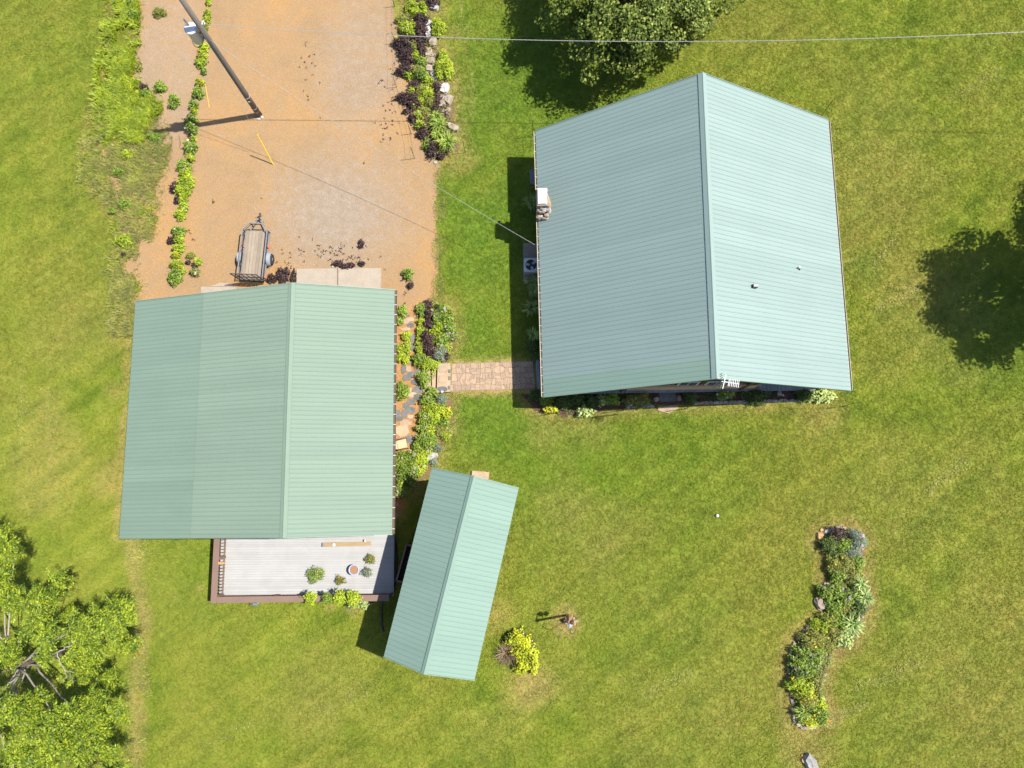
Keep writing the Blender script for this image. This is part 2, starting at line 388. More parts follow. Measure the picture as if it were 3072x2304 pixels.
M['yellow_leaf'] = leafmat('leaf_yellow', [(0, (.24, .30, .01)), (.5, (.42, .46, .014)), (1, (.60, .56, .03))])
M['daylily'] = leafmat('leaf_strap', [(0, (.11, .17, .02)), (.5, (.20, .29, .035)), (1, (.36, .42, .09))])
M['strap_dark'] = leafmat('leaf_strap_dark', [(0, (.13, .19, .05)), (.5, (.27, .38, .10)), (1, (.48, .58, .20))])
M['maple'] = leafmat('leaf_maple', [(0, (.036, .064, .010)), (.5, (.108, .155, .022)), (1, (.29, .325, .075))], .2, .6, .2)
M['walnut'] = leafmat('leaf_walnut', [(0, (.038, .078, .006)), (.5, (.135, .20, .010)), (1, (.32, .36, .02))], .16)
M['weed_lime'] = leafmat('weed_lime', [(0, (.13, .21, .012)), (.5, (.26, .34, .016)), (1, (.42, .45, .04))], .3)
M['weed_olive'] = leafmat('weed_olive', [(0, (.18, .21, .04)), (.5, (.30, .31, .075)), (1, (.46, .41, .15))], .35)
M['f_lilac'] = leafmat('petal_lilac', [(0, (.34, .22, .36)), (.5, (.48, .33, .48)), (1, (.60, .46, .58))], .2)
M['f_pink'] = leafmat('petal_pink', [(0, (.50, .22, .30)), (.5, (.60, .34, .40)), (1, (.66, .46, .48))], .2)
M['f_yellow'] = leafmat('petal_yellow', [(0, (.70, .46, .01)), (.5, (.80, .58, .02)), (1, (.85, .66, .05))], .2)
M['f_orange'] = leafmat('petal_orange', [(0, (.60, .18, .02)), (.5, (.72, .28, .03)), (1, (.75, .38, .05))], .2)
M['f_red'] = leafmat('petal_red', [(0, (.45, .05, .03)), (.5, (.58, .10, .06)), (1, (.65, .2, .1))], .2)
M['f_white'] = leafmat('petal_white', [(0, (.6, .58, .45)), (.5, (.72, .7, .58)), (1, (.8, .78, .7))], .2)

# ------------------------------------------------------------------ ground: beds, drive and turf
def poly_px(pts, z=0): return np.array([tuple(G(x, y, z))[:2] for x, y in pts])
def inside(P, poly):
    x, y = P[:, 0], P[:, 1]; r = np.zeros(len(P), bool); n = len(poly)
    for i in range(n):
        x1, y1 = poly[i]; x2, y2 = poly[(i+1) % n]
        c = ((y1 > y) != (y2 > y)) & (x < (x2-x1)*(y-y1)/(y2-y1+1e-12)+x1); r ^= c
    return r
def dist_to(P, line, closed=True):
    d = np.full(len(P), 1e9); n = len(line)
    for i in range(n if closed else n-1):
        a = line[i]; b = line[(i+1) % n]; ab = b-a
        t = np.clip(((P-a) @ ab)/(ab @ ab+1e-12), 0, 1); d = np.minimum(d, np.linalg.norm(P-(a+t[:, None]*ab), axis=1))
    return d
def vnoise(P, s, seed=0):
    """cheap smooth value noise"""
    r = np.random.default_rng(seed); T = r.random((64, 64)); q = P*s; i = np.floor(q).astype(int); f = q-i; f = f*f*(3-2*f)
    a = T[i[:, 0] % 64, i[:, 1] % 64]; b = T[(i[:, 0]+1) % 64, i[:, 1] % 64]; c = T[i[:, 0] % 64, (i[:, 1]+1) % 64]; d = T[(i[:, 0]+1) % 64, (i[:, 1]+1) % 64]
    return (a*(1-f[:, 0])+b*f[:, 0])*(1-f[:, 1])+(c*(1-f[:, 0])+d*f[:, 0])*f[:, 1]

DRIVE = poly_px([(428, -260), (420, -40), (408, 120), (396, 235), (360, 330), (290, 420), (300, 520), (350, 600), (368, 700), (362, 860), (368, 960),
                 (600, 1040), (1150, 1080), (1180, 1500), (1196, 1560), (1215, 1500), (1222, 1420), (1290, 1400), (1312, 1180), (1312, 905), (1319, 500), (1300, 470), (1240, 300), (1195, 120), (1185, -40), (1178, -260)])
BEDS = {
 'drive': poly_px([(1215, -60), (1215, 110), (1225, 260), (1245, 350), (1255, 420), (1275, 480), (1325, 480), (1372, 450), (1372, 398), (1356, 340), (1352, 250), (1335, 175), (1305, 130), (1295, 60), (1318, -60)]),
 'garage': poly_px([(1248, 905), (1300, 890), (1355, 925), (1372, 1010), (1345, 1075), (1315, 1095), (1300, 1180), (1355, 1200), (1362, 1290), (1330, 1320), (1305, 1400), (1215, 1500), (1188, 1480), (1240, 1340), (1262, 1180), (1240, 1100), (1250, 1000)]),
 'house': poly_px([(1560, 1182), (1640, 1170), (2480, 1160), (2496, 1198), (2250, 1208), (2080, 1214), (1860, 1228), (1700, 1250), (1610, 1236)]),
}
ZS = zoomer(2300, 1520, 2.115)
BEDS['island'] = poly_px([ZS(*p) for p in [(345, 150), (480, 125), (595, 150), (620, 260), (615, 400), (655, 520), (655, 640), (590, 790), (545, 870), (440, 930), (370, 1050), (362, 1200), (400, 1300), (380, 1375), (260, 1415), (180, 1385), (150, 1260), (130, 1080), (138, 950), (185, 850), (300, 730), (355, 660), (370, 500), (385, 330), (335, 240)]])
WALK = poly_px([(1352, 1088), (1600, 1082), (1605, 1168), (1350, 1175)])
WEED_LIME = poly_px([(342, -60), (420, -60), (412, 120), (400, 235), (440, 280), (480, 330), (430, 400), (330, 420), (292, 330), (300, 220), (335, 90)])
WEED_OLIVE = poly_px([(275, 330), (440, 300), (495, 420), (500, 540), (470, 640), (430, 760), (415, 880), (385, 930), (362, 905), (350, 800), (355, 640), (300, 590), (262, 500), (255, 430)])

def axis(lo, hi, step, far):
    core = np.arange(lo, hi+step, step); ext = np.array([6, 20, 60, 160, 400, 1000, far])
    return np.concatenate([lo-ext[::-1], core, hi+ext])
gx = axis(-38, 42, .16, 2500.); gy = axis(-21, 40, .16, 2500.)
X, Y = np.meshgrid(gx, gy); P2 = np.stack([X.ravel(), Y.ravel()], -1)
dry = np.zeros(len(P2)); lush = np.zeros(len(P2)); nz = vnoise(P2, 1.7, 3); nz2 = vnoise(P2, .6, 4)
def halo(line, w, amt, closed=True):
    global dry
    d = dist_to(P2, line, closed)-.35*(nz-.5)
    dry = np.maximum(dry, amt*np.clip(1-d/w, 0, 1)**.8)
core = (np.abs(P2[:, 0]) < 60) & (np.abs(P2[:, 1]) < 60)
for k, (w, a) in {'drive': (.9, .75), 'garage': (.7, .6), 'house': (.7, .6), 'island': (.85, .8)}.items(): halo(BEDS[k], w, a)
halo(WALK, .38, 1.0); halo(DRIVE[-12:-6], .5, .6, False); halo(WEED_LIME, .45, .55); halo(WEED_OLIVE, .6, .55)
halo(poly_px([(398, 1600), (402, 1700), (430, 1850), (418, 2000), (405, 2330)]), .6, .75, False)
halo(poly_px([(398, 900), (352, 1610)]), .4, .7, False)
halo(poly_px([(1375, -20), (1400, 120), (1420, 300), (1400, 440)]), .3, .35, False)
ISL = [(1560, 2060, 90, .75), (1505, 1850, 60, .55), (1700, 1865, 45, .95), (1830, 1600, 110, .28), (980, 2080, 150, .2), (2420, 2240, 80, .5), (2600, 520, 280, .26), (2800, 900, 240, .26),
       (2750, 1500, 250, .18), (2900, 2050, 260, .18), (2100, 2150, 280, .14), (120, 1300, 170, .3), (250, 1000, 150, .25), (120, 1480, 120, .3), (1720, 1520, 90, .3), (2560, 1600, 40, .7), (330, 1450, 60, .5),
       (990, 1815, 26, .9), (1060, 1820, 30, .8), (600, 1760, 14, .9), (525, 1790, 10, .9), (350, 1180, 50, .5), (370, 1000, 60, .5), (1480, 2200, 120, .2), (2000, 520, 1, 0), (1370, 100, 60, .5), (1380, 300, 50, .45), (1375, 480, 60, .5), (2450, 1230, 90, .45), (1700, 1250, 110, .4)]
for (px, py, r, a) in ISL:
    c = np.array(G(px, py)[:2]); d = np.linalg.norm(P2-c, axis=1)/(r/PXM)
    dry = np.maximum(dry, a*np.clip(1.25-d+(nz2-.5)*.9, 0, 1))
for (px, py, r, a) in [(1450, 650, 190, .9), (1440, 330, 200, .8), (1420, 980, 160, .8), (1450, 1280, 190, .8), (1700, 1400, 300, .55), (1750, 1300, 260, .5), (1600, 250, 300, .8), (2000, 1330, 300, .45), (1420, 800, 160, .8), (2050, 1420, 220, .4), (400, 800, 120, .3), (550, 1700, 180, .35), (1900, 1750, 300, .25), (2600, 800, 60, .5), (3000, 1000, 220, .6)]:
    c = np.array(G(px, py)[:2]); d = np.linalg.norm(P2-c, axis=1)/(r/PXM)
    lush = np.maximum(lush, a*np.clip(1.35-d+(nz2-.5)*.6, 0, 1))
for ln in ([(1392, -20), (1402, 60), (1420, 160), (1432, 240), (1424, 330), (1412, 430)], [(1372, -20), (1378, 60), (1398, 130), (1418, 170)], [(1400, 250), (1406, 330), (1400, 430)]):
    lush = np.maximum(lush, 1.0*np.clip(1-dist_to(P2, poly_px(ln), False)/.28, 0, 1))
nx, ny = len(gx), len(gy)
ii = (np.arange(ny-1)[:, None]*nx+np.arange(nx-1)[None, :]).ravel()
F = np.stack([ii, ii+1, ii+nx+1, ii+nx], -1)
Zg = np.where(core, (vnoise(P2, .9, 8)-.5)*.03-.012, -.012)
lawn = np_mesh('lawn', np.column_stack([P2, Zg]), F, M['turf'], smooth=True)
tag(lawn, kind='structure')
for nm, arr in (('dry', dry), ('lush', lush)):
    a = lawn.data.attributes.new(nm, 'FLOAT', 'POINT'); a.data.foreach_set('value', arr.astype(np.float32))

def sheet(name, poly, z, mat, step=.1, rag=.16, seed=0, relief=.012, grow=0.0):
    """a ground sheet with a ragged edge"""
    lo = poly.min(0)-.4; hi = poly.max(0)+.4
    xs = np.arange(lo[0], hi[0], step); ys = np.arange(lo[1], hi[1], step); A, B = np.meshgrid(xs, ys); P = np.stack([A.ravel(), B.ravel()], -1)
    sd = dist_to(P, poly); sd = np.where(inside(P, poly), sd, -sd)
    keep = (sd+grow+rag*(vnoise(P, 1.3, seed)-.5)*1.3+rag*(vnoise(P, 5, seed+1)-.5)*1.2) > 0
    n = len(xs); i = (np.arange(len(ys)-1)[:, None]*n+np.arange(n-1)[None, :]).ravel(); Q = np.stack([i, i+1, i+n+1, i+n], -1)
    Q = Q[keep[Q].sum(1) >= 3]; used = np.unique(Q); mp = np.full(len(P), -1); mp[used] = np.arange(len(used))
    zz = z+relief*(vnoise(P[used], 2.5, seed+2))
    o = np_mesh(name, np.column_stack([P[used], zz]), mp[Q], mat, smooth=True); o['kind'] = 'structure'
    return o, P[used]
drive, dp = sheet('gravel_drive', DRIVE, .010, M['gravel'], .11, .22, 20)
c1 = np.array(G(1010, 640)[:2]); c2 = np.array(G(1080, 200)[:2]); c3 = np.array(G(500, 200)[:2])
gv = np.clip(1.25-np.linalg.norm((dp-c1)/np.array([4.6, 4.2]), axis=1), 0, 1)+np.clip(1.0-np.linalg.norm((dp-c2)/np.array([3.4, 6.0]), axis=1), 0, .55)+np.clip(1.0-np.linalg.norm((dp-c3)/np.array([3., 7.0]), axis=1), 0, .5)
a = drive.data.attributes.new('grey', 'FLOAT', 'POINT'); a.data.foreach_set('value', np.clip(gv, 0, 1).astype(np.float32))
sheet('drive_bed_soil', BEDS['drive'], .030, M['soil'], .12, .2, 31)
sheet('garage_bed_soil', BEDS['garage'], .032, M['soil'], .12, .2, 32)
sheet('house_bed_mulch', BEDS['house'], .020, M['red_mulch'], .12, .12, 33)
sheet('island_bed_soil', BEDS['island'], .020, M['soil'], .12, .2, 34)

# ------------------------------------------------------------------ metal roofs
def lerp(a, b, t): return a+(b-a)*t
def slope(roof, RN, RS, EN, ES, n_ribs, mats, v0=0.0, v1=1.0, lift=0.0, odd=None, per=4):
    """ribbed metal sheets laid side by side from the ridge down to the eave, each sheet a piece of its own"""
    nrm = (RS-RN).cross(EN-RN).normalized()
    if nrm.z < 0: nrm = -nrm
    Lr = (RS-RN).length; wb = .030/Lr; wt = .012/Lr
    du = 1.0/n_ribs; k = 0; i = 0
    while k < n_ribs:
        n = min(per, n_ribs-k); u0 = k*du; u1 = (k+n)*du
        prof = []
        for j in range(n):
            c = u0+j*du+.06*du+wb
            prof += [(c-wb, 0.0), (c-wt, .014), (c+wt, .014), (c+wb, 0.0)]
        prof = [(u0, 0.0)]+prof+[(u1+wb*.3 if k+n < n_ribs else u1, 0.0)]
        vs = []; fs = []; mb = MB(); z = lift+(.003 if i % 2 else 0.0)
        rows = [v0, (v0+v1)/2, v1]
        for v in rows:
            for (u, h) in prof: vs.append(lerp(lerp(RN, RS, u), lerp(EN, ES, u), v)+nrm*(h+z+.004))
        m = len(prof)
        for r in range(2):
            for q in range(m-1):
                f = (r*m+q, r*m+q+1, (r+1)*m+q+1, (r+1)*m+q)
                rib = 1 if prof[q][1]-prof[q+1][1] > .008 else 0  # south flank of each rib takes the darker painted-shade material
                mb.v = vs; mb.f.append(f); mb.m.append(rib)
        # turn faces up
        a, b, c = (Vector(vs[x]) for x in mb.f[0][:3])
        if (b-a).cross(c-b).z < 0: mb.f = [f[::-1] for f in mb.f]
        mm = mats
        if odd and i in odd: mm = [odd[i], mats[1]]
        mb.build('roof_sheet', mm, roof); k += n; i += 1
    return nrm
def roof_body(root, pts, thick, mat):
    """the timber deck under the sheets: pts = RN, RS, then west EN, ES, then east EN, ES"""
    RN, RS, WN, WS, EN, ES = pts; mb = MB()
    for A, B, sgn in ((WN, WS, 1), (EN, ES, -1)):
        top = [RN, RS, B, A]; dz = Vector((0, 0, thick+.10))
        lo = [p-dz for p in top]; vs = [p-Vector((0, 0, .10)) for p in top]+lo
        fs = [(0, 1, 2, 3), (7, 6, 5, 4), (1, 5, 6, 2), (2, 6, 7, 3), (3, 7, 4, 0)]
        if sgn < 0: fs = [f[::-1] for f in fs]
        a, b, c = vs[0], vs[1], vs[2]
        if (b-a).cross(c-b).z < 0: fs = [f[::-1] for f in fs]
        mb.add(vs, fs)
    return mb.build('roof', mat, root)
def ridge_cap(roof, RN, RS, W, E_, mat, w=.17, up=.05):
    """folded cap: flat crown, two flanges with hemmed edges"""
    mb = MB(); d = (RS-RN).normalized()
    dw = (W-RN); dw -= d*dw.dot(d); dw.normalize(); de = (E_-RN); de -= d*de.dot(d); de.normalize()
    Z = Vector((0, 0, 1)); ends = []
    for P in (RN-d*.03, RS+d*.03):
        ends.append([P+dw*w+Z*(up-.022), P+dw*w+Z*up, P+dw*.045+Z*(up+.012), P+Z*(up+.028), P+de*.045+Z*(up+.012), P+de*w+Z*up, P+de*w+Z*(up-.022)])
    vs = ends[0]+ends[1]; n = 7
    fs = [(i, i+1, n+i+1, n+i) for i in range(n-1)]
    a, b, c = (Vector(vs[x]) for x in fs[2][:3])
    if (b-a).cross(c-b).z < 0: fs = [f[::-1] for f in fs]
    mb.add(vs, fs+[tuple(range(n)), tuple(range(n, 2*n))[::-1]])
    return mb.build('ridge_cap', mat, roof)
def rake(roof, A, B, out, mat):
    """trim along a sloping gable edge"""
    o = out.normalized()*.02
    mb = MB(); mb.beam(A+o+Vector((0, 0, -.05)), B+o+Vector((0, 0, -.05)), .03, .17)
    return mb.build('rake_trim', mat, roof)
def gutter(root, A, B, out, mat, straps=None, n=12, debris=None, w=.12):
    o = out.normalized(); Z = Vector((0, 0, 1)); d = (B-A).normalized()
    pr = [o*.01-Z*.02, o*.01-Z*.11, o*w*.75-Z*.11, o*w-Z*.05, o*w-Z*.02, o*(w-.012)-Z*.02, o*(w-.012)-Z*.05, o*w*.7-Z*.098, o*.022-Z*.098, o*.022-Z*.02]
    mb = MB(); k = len(pr); vs = [A+p for p in pr]+[B+p for p in pr]
    mb.add(vs, [(i, (i+1) % k, k+(i+1) % k, k+i) for i in range(k)]+[tuple(range(k)), tuple(range(k, 2*k))[::-1]])
    g = mb.build('gutter', mat, root)
    if debris:
        mb = MB(); mb.add([A+o*.024-Z*.075, A+o*w*.9-Z*.075, B+o*w*.9-Z*.075, B+o*.024-Z*.075], [(0, 1, 2, 3)]); mb.build('debris', debris, g)
    if straps:
        for i in range(n):
            p = lerp(A, B, (i+.5)/n); mb = MB()
            mb.box(p+o*(w*.5)-Z*.012, (w*1.05, .024, .012), Matrix((o, d, o.cross(d))).transposed())
            mb.build('strap', straps, g)
    return g

# ------------------------------------------------------------------ house
ZE, ZR = 2.88, 8.05
H_WN, H_WS = G(1607.5, 392.6, ZE), G(1631, 1190.5, ZE)
H_EN, H_ES = G(2484, 359.5, ZE), G(2552, 1170.6, ZE)
H_RN, H_RS = G(2107, 219.7, ZR), G(2149, 1134.5, ZR)
HV = (H_RN-H_RS); HV.z = 0; HV.normalize(); HU = Vector((HV.y, -HV.x, 0))
house = thing('house', 'large house with the biggest pale blue-green metal gable roof', 'house', G(2060, 800))
hroof = roof_body(house, (H_RN, H_RS, H_WN, H_WS, H_EN, H_ES), .2, M['trim_green'])
NR = 64
nW = slope(hroof, H_RN, H_RS, H_WN, H_WS, NR, [M['house_roof'], M['house_rib']], odd={15: M['house_roof_sage']})  # southernmost west sheet has a greener tone
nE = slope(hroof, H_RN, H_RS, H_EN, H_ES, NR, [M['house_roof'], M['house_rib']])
ridge_cap(hroof, H_RN, H_RS, H_WN, H_EN, M['house_roof'], .24)
for A, B, s in ((H_RN, H_WN, 1), (H_RN, H_EN, 1), (H_RS, H_WS, -1), (H_RS, H_ES, -1)): rake(hroof, A, B, HV*s, M['trim_green'])
gutter(house, H_WN, lerp(H_WN, H_WS, .23), -HU, M['cream'], M['cream'], 7, M['leafdebris'])
gutter(house, lerp(H_WN, H_WS, .335), H_WS, -HU, M['cream'], M['cream'], 22, M['leafdebris'])
gutter(house, H_EN, H_ES, HU, M['cream'], None, 0, M['leafdebris'])
def hp(px, py, z): return G(px, py, z)
# walls: core of the house between two side porches
FL = .45
cSW, cSE = hp(1880, 1169, FL), hp(2256, 1163, FL)
wu = (cSE-cSW); wu.z = 0; Wd = wu.length; wu.normalize(); wv = Vector((-wu.y, wu.x, 0)); Ld = (H_RN-H_RS).length-1.6
mb = MB()
def roof_z(p):
    """height of the underside of the roof above a plan point"""
    r = H_RS; t = abs((p-r).dot(HU)); side = (p-r).dot(HU)
    half = abs((H_WS-H_RS).dot(HU)) if side < 0 else abs((H_ES-H_RS).dot(HU))
    return ZR-(ZR-ZE)*min(1, t/half)-.22
def gable_wall(mb, A, B, z0, n=24, mi=0):
    top = []; bot = []
    for i in range(n+1):
        p = lerp(A, B, i/n); bot.append(Vector((p.x, p.y, z0))); top.append(Vector((p.x, p.y, roof_z(p))))
    vs = bot+top; mb.add(vs, [(i, i+1, n+2+i, n+1+i) for i in range(n)], mi)
cNW, cNE = cSW+wv*Ld, cSE+wv*Ld
gable_wall(mb, cSW, cSE, .0); gable_wall(mb, cNE, cNW, .0)
for A, B in ((cSE, cNE), (cNW, cSW)):
    mb.add([Vector((A.x, A.y, 0)), Vector((B.x, B.y, 0)), Vector((B.x, B.y, roof_z(B))), Vector((A.x, A.y, roof_z(A)))], [(0, 1, 2, 3)])
wall = mb.build('wall', M['brown_wall'], house)
for i in range(27):                                             # battens of the south gable
    p = cSW+wu*(Wd*(i+.5)/27)-wv*.02; mb = MB(); z1 = roof_z(p); mb.box(Vector((p.x, p.y, (2.02+z1)/2)), (.045, .04, z1-2.02), Matrix.Rotation(math.atan2(wu.y, wu.x), 3, 'Z'))
    mb.build('batten', M['brown_wall'], wall)
mb = MB(); c = (cSW+cSE)/2-wv*.03; Rw = Matrix.Rotation(math.atan2(wu.y, wu.x), 3, 'Z')
mb.box(Vector((c.x, c.y, 1.23)), (Wd+.06, .06, 1.54), Rw); wain = mb.build('wainscot', M['tan_wall'], house)
mb = MB(); mb.box(Vector((c.x, c.y, 2.04))-wv*.03, (Wd+.12, .14, .07), Rw); mb.build('ledge', M['tan_wall'], wain)
for f in (.43, .64):
    p = cSW+wu*(Wd*f)-wv*.045; mb = MB(); mb.box(Vector((p.x, p.y, 2.68)), (1.05, .05, 1.1), Rw); w = mb.build('window', M['white'], house)
    for s in (-1, 1):
        mb = MB(); q = p-wv*.012+wu*(.235*s); mb.box(Vector((q.x, q.y, 2.68)), (.42, .05, .96), Rw); mb.build('pane', M['glass'], w)
# porch floor of grey boards, posts, steps on the walk side
pw = abs((H_WS-H_RS).dot(wu)); pe = abs((H_ES-H_RS).dot(wu))
pS = G(2150, 1175, FL); x0 = (H_WS-pS).dot(wu)+.25; x1 = (H_ES-pS).dot(wu)-.9
L0 = 1.1
fl = MB(); fl.box(pS+wu*((x0+x1)/2)+wv*(3.0)-Vector((0, 0, .16)), (x1-x0, 5.9, .2), Rw); porch = fl.build('porch_floor', M['dark_gap'], house)
nb = 72
for i in range(nb):
    mb = MB(); w = (x1-x0)/nb; p = pS+wu*(x0+w*(i+.5))+wv*(3.0); mb.box(p+Vector((0, 0, -.03)), (w-.014, 6.0, .05), Rw); mb.build('porch_board', M['porch'], porch)
for px, py in ((1648, 1180), (1880, 1174), (2256, 1168), (2530, 1160)):
    p = G(px, py, ZE-.1); p = p+wv*.35; z1 = min(roof_z(p), ZE+1.2); mb = MB(); mb.box(Vector((p.x, p.y, (z1+FL)/2)), (.15, .15, z1-FL), Rw); mb.build('post', M['brown_wall'], house)
    if px in (1880, 2256):
        mb = MB(); t = Vector((p.x, p.y, 2.2)); mb.beam(t, t+wu*(1.0 if px == 1880 else -1.0)*-1+Vector((0, 0, 1.0)), .12, .14); mb.build('brace', M['brown_wall'], house)
for px in (1620, 2520):
    for k in range(1, 5):
        A, B = (H_WN, H_WS) if px < 2000 else (H_EN, H_ES)
        p = lerp(A, B, k/5)+HU*(.3 if px < 2000 else -.3); mb = MB(); mb.box(Vector((p.x, p.y, 1.35)), (.14, .14, 2.7), Rw); mb.build('post', M['brown_wall'], house)
stn, sts = G(1611, 1076, .32), G(1618, 1182, .32)
for k, (dx, z) in enumerate(((0, .18), (.26, .32))):
    mb = MB(); a, b = stn+wu*dx, sts+wu*dx; d = (b-a).normalized(); x = Vector((-d.y, d.x, 0))
    for j in range(3):
        mb = MB(); q = wu*(dx-.05+.085*j); m_ = (stn+sts)/2+q; m_.z = z
        mb.box(m_, (.078, (sts-stn).length, .05), Matrix.Rotation(math.atan2(d.y, d.x)+math.pi/2, 3, 'Z')); mb.build('stair_board', M['porch'], porch)
    mb = MB(); m_ = (stn+sts)/2+wu*(dx+.06); m_.z = z/2-.02; mb.box(m_, (.2, (sts-stn).length-.06, z-.02), Matrix.Rotation(math.atan2(d.y, d.x)+math.pi/2, 3, 'Z')); mb.build('stair_riser', M['dark_gap'], porch)

# chimney of rough stone at the west eave
chim_t = 4.45
ca, cb, cc = G(1612, 563, chim_t), G(1641, 563, chim_t), G(1612, 612, chim_t)
cw, cd = (cb-ca).length, (cc-ca).length; cctr = ca+(cb-ca)*.5+(cc-ca)*.5
mb = MB(); mb.box(Vector((cctr.x, cctr.y, chim_t/2-.15)), (cw*.92, cd*.94, chim_t-.3), Rw); chim = mb.build('chimney', M['rock_grey'], house)
def rough_stone(mb, c, size, seed, R=None, mi=0):
    """a lump of field stone: a squared ball with knocked corners"""
    r = random.Random(seed); vs = []; n1, n2 = 7, 4
    for j in range(n2+1):
        ph = -math.pi/2+math.pi*j/n2
        for i in range(n1):
            th = 2*math.pi*(i+.5*(j % 2))/n1
            d = Vector((math.cos(ph)*math.cos(th), math.cos(ph)*math.sin(th), math.sin(ph)))
            d = Vector([math.copysign(abs(x)**.62, x) for x in d])*(1+r.uniform(-.16, .14))
            d = Vector((d.x*size[0], d.y*size[1], d.z*size[2]))
            vs.append(Vector(c)+(R @ d if R else d))
    fs = []
    for j in range(n2):
        for i in range(n1):
            a, b = j*n1+i, j*n1+(i+1) % n1; fs.append((a, b, b+n1, a+n1))
    mb.add(vs, fs, mi)
sn = 0
zrow = 2.2
while zrow < chim_t-.2:
    h = random.uniform(.2, .32)
    for face in ('s', 'e', 'w'):
        t = -.5
        while t < .48:
            w = random.uniform(.22, .40); Lf = cw if face == 's' else cd
            u = (t+w/2/Lf)*Lf; t += w/Lf
            if abs(u) > Lf*.5: continue
            if face == 's': p = cctr+wu*u-wv*(cd*.46)
            elif face == 'e': p = cctr+wv*u+wu*(cw*.45)
            else: p = cctr+wv*u-wu*(cw*.45)
            mb = MB(); rough_stone(mb, Vector((p.x, p.y, zrow+h/2)), ((w/2-.012, .09, h/2-.012) if face == 's' else (.09, w/2-.012, h/2-.012)), sn, Rw)
            mb.build('stone', [M['rock'], M['rock_grey'], M['rock_white'], M['rock'], M['rock'], M['rock_orange']][sn % 6], chim, False); sn += 1
    zrow += h
sh_c = G(1628, 640, 3.3); mb = MB(); mb.box(Vector((sh_c.x, sh_c.y+.05, 1.6)), (cw*1.0, .62, 3.2), Rw); mb.build('shoulder', M['rock_grey'], chim)
for k in range(22):
    fy = random.uniform(0, 1); px_ = random.uniform(1613, 1645); p = G(px_, lerp(616, 655, fy), lerp(4.05, 3.15, fy)); mb = MB(); sz_ = random.uniform(.09, .15)
    rough_stone(mb, p, (sz_, sz_*.9, .13), 500+k, Rw); mb.build('stone', M[('rock', 'rock_grey', 'rock_white', 'rock', 'rock_grey', 'rock_orange')[k % 6]], chim)
for k, (dx, dy, s) in enumerate(((.62, -.30, .16), (.64, -.05, .14), (.60, .15, .15), (.66, -.42, .13), (.55, .32, .12), (.74, -.15, .1))):   # shoulder stones bedded where the roof meets it
    p = cctr+wu*(cw*dx*1.05)+wv*(cd*dy*1.1); mb = MB(); rough_stone(mb, Vector((p.x, p.y, 3.25+.1*k % .2)), (s, s*1.2, .2), 60+k, Rw); mb.build('stone', [M['rock_white'], M['rock'], M['rock_orange']][k % 3], chim)
mb = MB(); mb.box(Vector((cctr.x, cctr.y, chim_t-.22)), (cw*1.06, cd*1.06, .18), Rw); mb.build('crown', M['concrete'], chim)
mb = MB(); mb.box(Vector((cctr.x, cctr.y, chim_t-.02)), (cw*.92, cd*.94, .05), Rw)
mb.box(Vector((cctr.x, cctr.y, chim_t+.02)), (cw*.8, cd*.86, .02), Rw)
for sx in (-1, 1):
    for sy in (-1, 1): mb.box(Vector((cctr.x, cctr.y, chim_t-.09))+wu*(cw*.38*sx)+wv*(cd*.38*sy), (.04, .04, .1), Rw)
mb.build('chimney_cap', M['white_metal'], chim)
# roof vents on the east slope
p = on_plane(2262, 861, H_RN, nE); mb = MB(); mb.box(p+Vector((0, 0, .12)), (.24, .17, .30)); v = mb.build('vent_box', M['black'], house)
mb = MB(); mb.box(p+Vector((.01, 0, .285)), (.20, .13, .03)); mb.build('vent_lid', M['steel'], v)
mb = MB(); mb.tube([p+Vector((0, 0, -.1)), p+Vector((0, 0, .02))], .2, 12); mb.build('flashing', M['house_roof'], v)
p = on_plane(2394, 806, H_RN, nE); mb = MB(); mb.tube([p+Vector((0, 0, -.1)), p+Vector((0, 0, .30))], .045, 10); v = mb.build('vent_pipe', M['white'], house)
mb = MB(); mb.lathe(p+Vector((0, 0, -.03)), [(.13, 0), (.12, .04), (.055, .11)], 14); mb.build('boot', M['black'], v)

# tv antenna on its mast at the south gable
az = 9.1
ant = thing('tv_antenna', 'silver television aerial with short cross rods on the house gable peak', 'antenna', G(2170, 1145, 7.5))
b0, b1 = G(2165, 1144, az), G(2217, 1152, az); bd = (b1-b0).normalized(); bx = Vector((-bd.y, bd.x, 0))
mb = MB(); mb.beam(b0, b1, .035, .035); mb.build('boom', M['ac'], ant)
mb = MB(); q = lerp(b0, b1, .12); mb.tube([Vector((q.x, q.y, 6.6)), Vector((q.x, q.y, az+.05))], .03, 8); mb.build('mast', M['steel'], ant)
for a, b in (((2178, 1124), (2168, 1166)), ((2188, 1137), (2184, 1159))):
    mb = MB(); mb.beam(G(*a, az+.04), G(*b, az+.04), .034 if a[0] < 2180 else .026, .02); mb.build('element', M['ac'], ant)
for k in range(6):
    q = lerp(b0, b1, .47+.1*k); mb = MB(); mb.beam(q+bx*.17+Vector((0, 0, .03)), q-bx*.17+Vector((0, 0, .03)), .024, .02); mb.build('element', M['ac'], ant)
for s in (-1, 1):
    mb = MB(); q = lerp(b0, b1, .06)
    for j in range(4): mb.beam(q+bx*(.08*s*(j+1))-bd*.03*(j+1)+Vector((0, 0, .25)), q+bx*(.08*s*(j+1))-bd*.03*(j+1)-Vector((0, 0, .25)), .02, .02)
    mb.build('reflector', M['steel'], ant)

